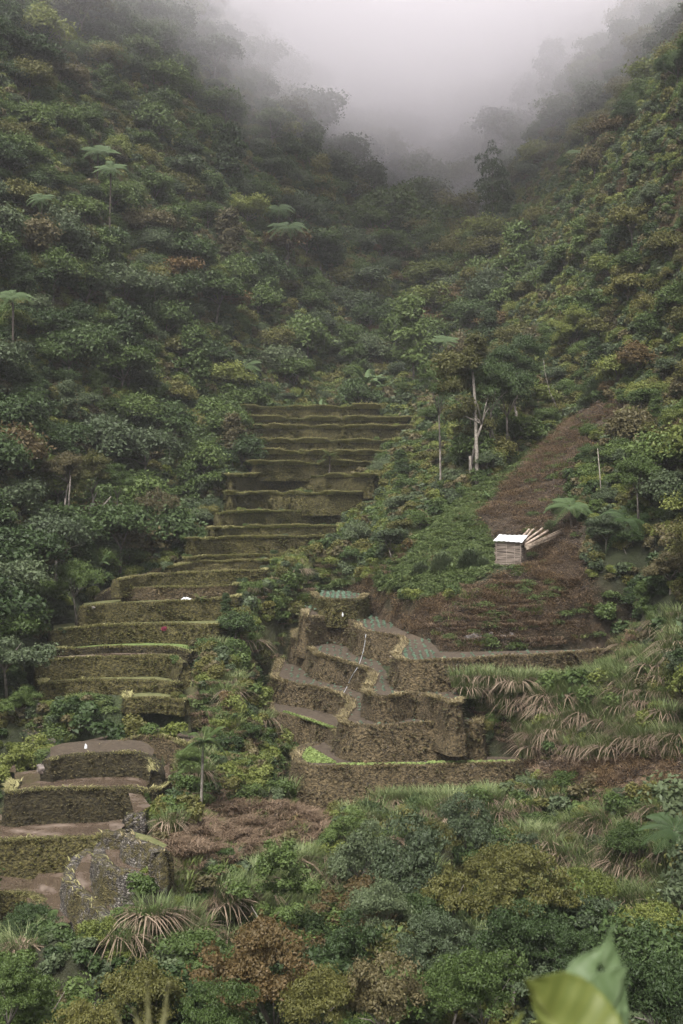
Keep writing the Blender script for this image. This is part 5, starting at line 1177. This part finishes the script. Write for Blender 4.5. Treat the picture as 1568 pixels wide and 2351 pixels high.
M_FG1 = fg_leaf_mat('broad_leaf', (0.12,0.17,0.08), (0.085,0.13,0.05), (0.18,0.22,0.13)); M_FG2 = fg_leaf_mat('broad_leaf_yellow', (0.14,0.16,0.04), (0.10,0.125,0.028), (0.19,0.20,0.08))
def big_leaf(base, tip, wl, wr, d0, d1, mat, parent, cup=.12, hole=None):
    """a leaf from picture points base -> tip with left and right half-widths (in picture px), cupped along its midrib"""
    N_, K = 34, 26; vv = []; vein = []; B = P(*base, d0); T = P(*tip, d1); ax = (T-B); L_ = ax.length; t_ = ax.normalized(); s_ = Vector((0, 1, 0)).cross(t_).normalized(); nb = s_.cross(t_)
    for i in range(N_+1):
        u = i/N_; l = np.interp(u, np.linspace(0, 1, len(wl)), wl)*d0/FPX; r_ = np.interp(u, np.linspace(0, 1, len(wr)), wr)*d0/FPX
        for k in range(K+1):
            v_ = k/K*2-1; wd = (l if v_ < 0 else r_)*v_; rip = .0012*math.sin(u*30-abs(v_)*7+1.5*math.sin(u*5))+.004*noise.noise(Vector((u*3, v_*2, base[0]*.01)))
            vv.append(tuple(B+ax*u+s_*wd+nb*(-cup*abs(v_)**1.6*max(l, r_)+rip-.02*math.sin(math.pi*u)))); vein.append(min(1, min(abs(v_)*4, abs(((u*9-abs(v_)*2.2) % 1)-.5)*2.2+.1)))
    ff = []
    for i in range(N_):
        for k in range(K):
            if hole:
                hx, hy, hr = hole; c = Vector(vv[i*(K+1)+k]); qx, qy = proj(c.x, c.y, c.z)
                if math.hypot(qx-hx, qy-hy) < hr*(1+.25*math.sin(3*math.atan2(qy-hy, qx-hx))): continue
            ff.append((i*(K+1)+k, i*(K+1)+k+1, (i+1)*(K+1)+k+1, (i+1)*(K+1)+k))
    me = npmesh('leaf', vv, np.array(ff), mat, True); a = me.attributes.new('vein', 'FLOAT', 'POINT')
    a.data.foreach_set('value', np.array(vein, np.float32)[:len(me.vertices)]); o = obj('leaf', me, parent); md = o.modifiers.new('thick', 'SOLIDIFY'); md.thickness = .0012; return o
fb = Vector((.33, 1.5, float(gz(.33, 1.5)[0]))); fg = empty('broad_leaved_plant', (0, 0, 0)); tag(fg, 'blurred broad green leaves rising into the lower right corner, close to the camera', 'plant')
big_leaf((1382, 2345), (1403, 2134), [50,80,90,92,90,84,74,54,16,7,0], [66,74,76,74,70,64,58,48,32,12,0], 1.55, 1.62, M_FG1, fg, .15, (1376, 2230, 10))
big_leaf((1345, 2480), (1204, 2251), [80,78,66,54,40,28,18,10,0], [120,135,142,142,138,130,116,88,0], 1.36, 1.40, M_FG2, fg, .1)
big_leaf((1390, 2480), (1440, 2218), [50,70,80,84,86,86,80,60,0], [60,62,60,50,38,28,20,12,0], 1.46, 1.52, M_FG1, fg, .2)
big_leaf((1165, 2460), (1200, 2325), [20,28,24,14,2], [20,28,24,12,2], 1.45, 1.5, M_FG2, fg, .2)
mb = MB()
for q in ((1385, 2330, 1.55), (1310, 2460, 1.40), (1395, 2470, 1.43), (1165, 2460, 1.45)): mb.tube([P(*q), P(q[0], 2620, 1.47), fb], [.003, .004, .006], 6)
mb.build('stem', M_FG2, fg, True)
gp = empty('grass_plant', (0, 0, 0)); tag(gp, 'blurred pale pointed grass blades at the bottom edge, close to the camera', 'plant'); M_FGB = fg_leaf_mat('pale_blade', (0.25,0.24,0.13), (0.19,0.19,0.08), (0.3,0.28,0.18)); gb = Vector((-.24, 1.5, float(gz(-.24, 1.5)[0])))
for (bx, tx, ty, w_, d_) in ((352, 388, 2255, 6, 1.9), (334, 337, 2250, 6, 1.92), (338, 305, 2315, 6, 1.88), (300, 262, 2320, 6, 1.95)):
    big_leaf((bx, 2480), (tx, ty), [w_]*4+[w_*.8, w_*.45, 1], [w_]*4+[w_*.8, w_*.45, 1], d_, d_+.03, M_FGB, gp, .3).name = 'blade'
mb = MB(); [mb.tube([P(bx, 2480, 1.5), gb], [.003, .006], 6) for bx in (352, 336, 300)]; mb.build('stem', M_FGB, gp, True)

# ------------------------------------------------------------------ haze and mist
def vol_box(name, lo, hi, label, cat):
    mb = MB(); mb.box([(a+b)/2 for a, b in zip(lo, hi)], [b-a for a, b in zip(lo, hi)]); m = bpy.data.materials.new(name); m.use_nodes = True; n = m.node_tree
    n.nodes.remove(n.nodes['Principled BSDF']); o = mb.build(name, m); tag(o, label, cat, None, 'stuff'); bm = bmesh.new(); bm.from_mesh(o.data); bmesh.ops.recalc_face_normals(bm, faces=bm.faces[:]); bm.to_mesh(o.data); bm.free()
    pv = n.nodes.new('ShaderNodeVolumePrincipled'); n.links.new(pv.outputs[0], n.nodes['Material Output'].inputs['Volume']); return o, m, n, pv
o, m, n, pv = vol_box('haze', (-420, -30, -32), (420, 500, 260), 'thin pale air over the whole valley', 'haze')
pv.inputs['Color'].default_value = (.93, .93, .95, 1); pv.inputs['Density'].default_value = 0.00028; pv.inputs['Anisotropy'].default_value = 0.2
o, m, n, pv = vol_box('mist', (-240, 160, 40), (240, 390, 158), 'bank of grey cloud hanging over the head of the valley', 'mist')
m.cycles.volume_step_rate = 1.0
pv.inputs['Color'].default_value = (.962, .942, .972, 1); pv.inputs['Anisotropy'].default_value = 0.2
geo = n.nodes.new('ShaderNodeNewGeometry'); sp = n.nodes.new('ShaderNodeSeparateXYZ'); n.links.new(geo.outputs['Position'], sp.inputs[0])
def M2(op, a, b=None, c=None):
    q = n.nodes.new('ShaderNodeMath'); q.operation = op
    for i, v_ in enumerate((a, b, c)):
        if v_ is None: continue
        if isinstance(v_, (int, float)): q.inputs[i].default_value = v_
        else: n.links.new(v_, q.inputs[i])
    return q.outputs[0]
def MR(v_, a, b, c, d):
    q = n.nodes.new('ShaderNodeMapRange'); q.interpolation_type = 'SMOOTHSTEP'; n.links.new(v_, q.inputs[0])
    for i, k in enumerate((a, b, c, d)): q.inputs[i+1].default_value = k
    return q.outputs[0]
nz = tex(n, 'noise', 0.022, geo.outputs['Position'], Detail=4, Roughness=.6, Distortion=.4)
z0 = MR(sp.outputs['Y'], 172, 290, 62, 59)
hgt = M2('ADD', M2('SUBTRACT', sp.outputs['Z'], z0), M2('MULTIPLY', M2('SUBTRACT', nz.outputs[0], .5), 70))
dens = M2('MULTIPLY', MR(hgt, -4, 30, 0, 1), MR(sp.outputs['Y'], 175, 285, .012, .036))
n.links.new(dens, pv.inputs['Density'])
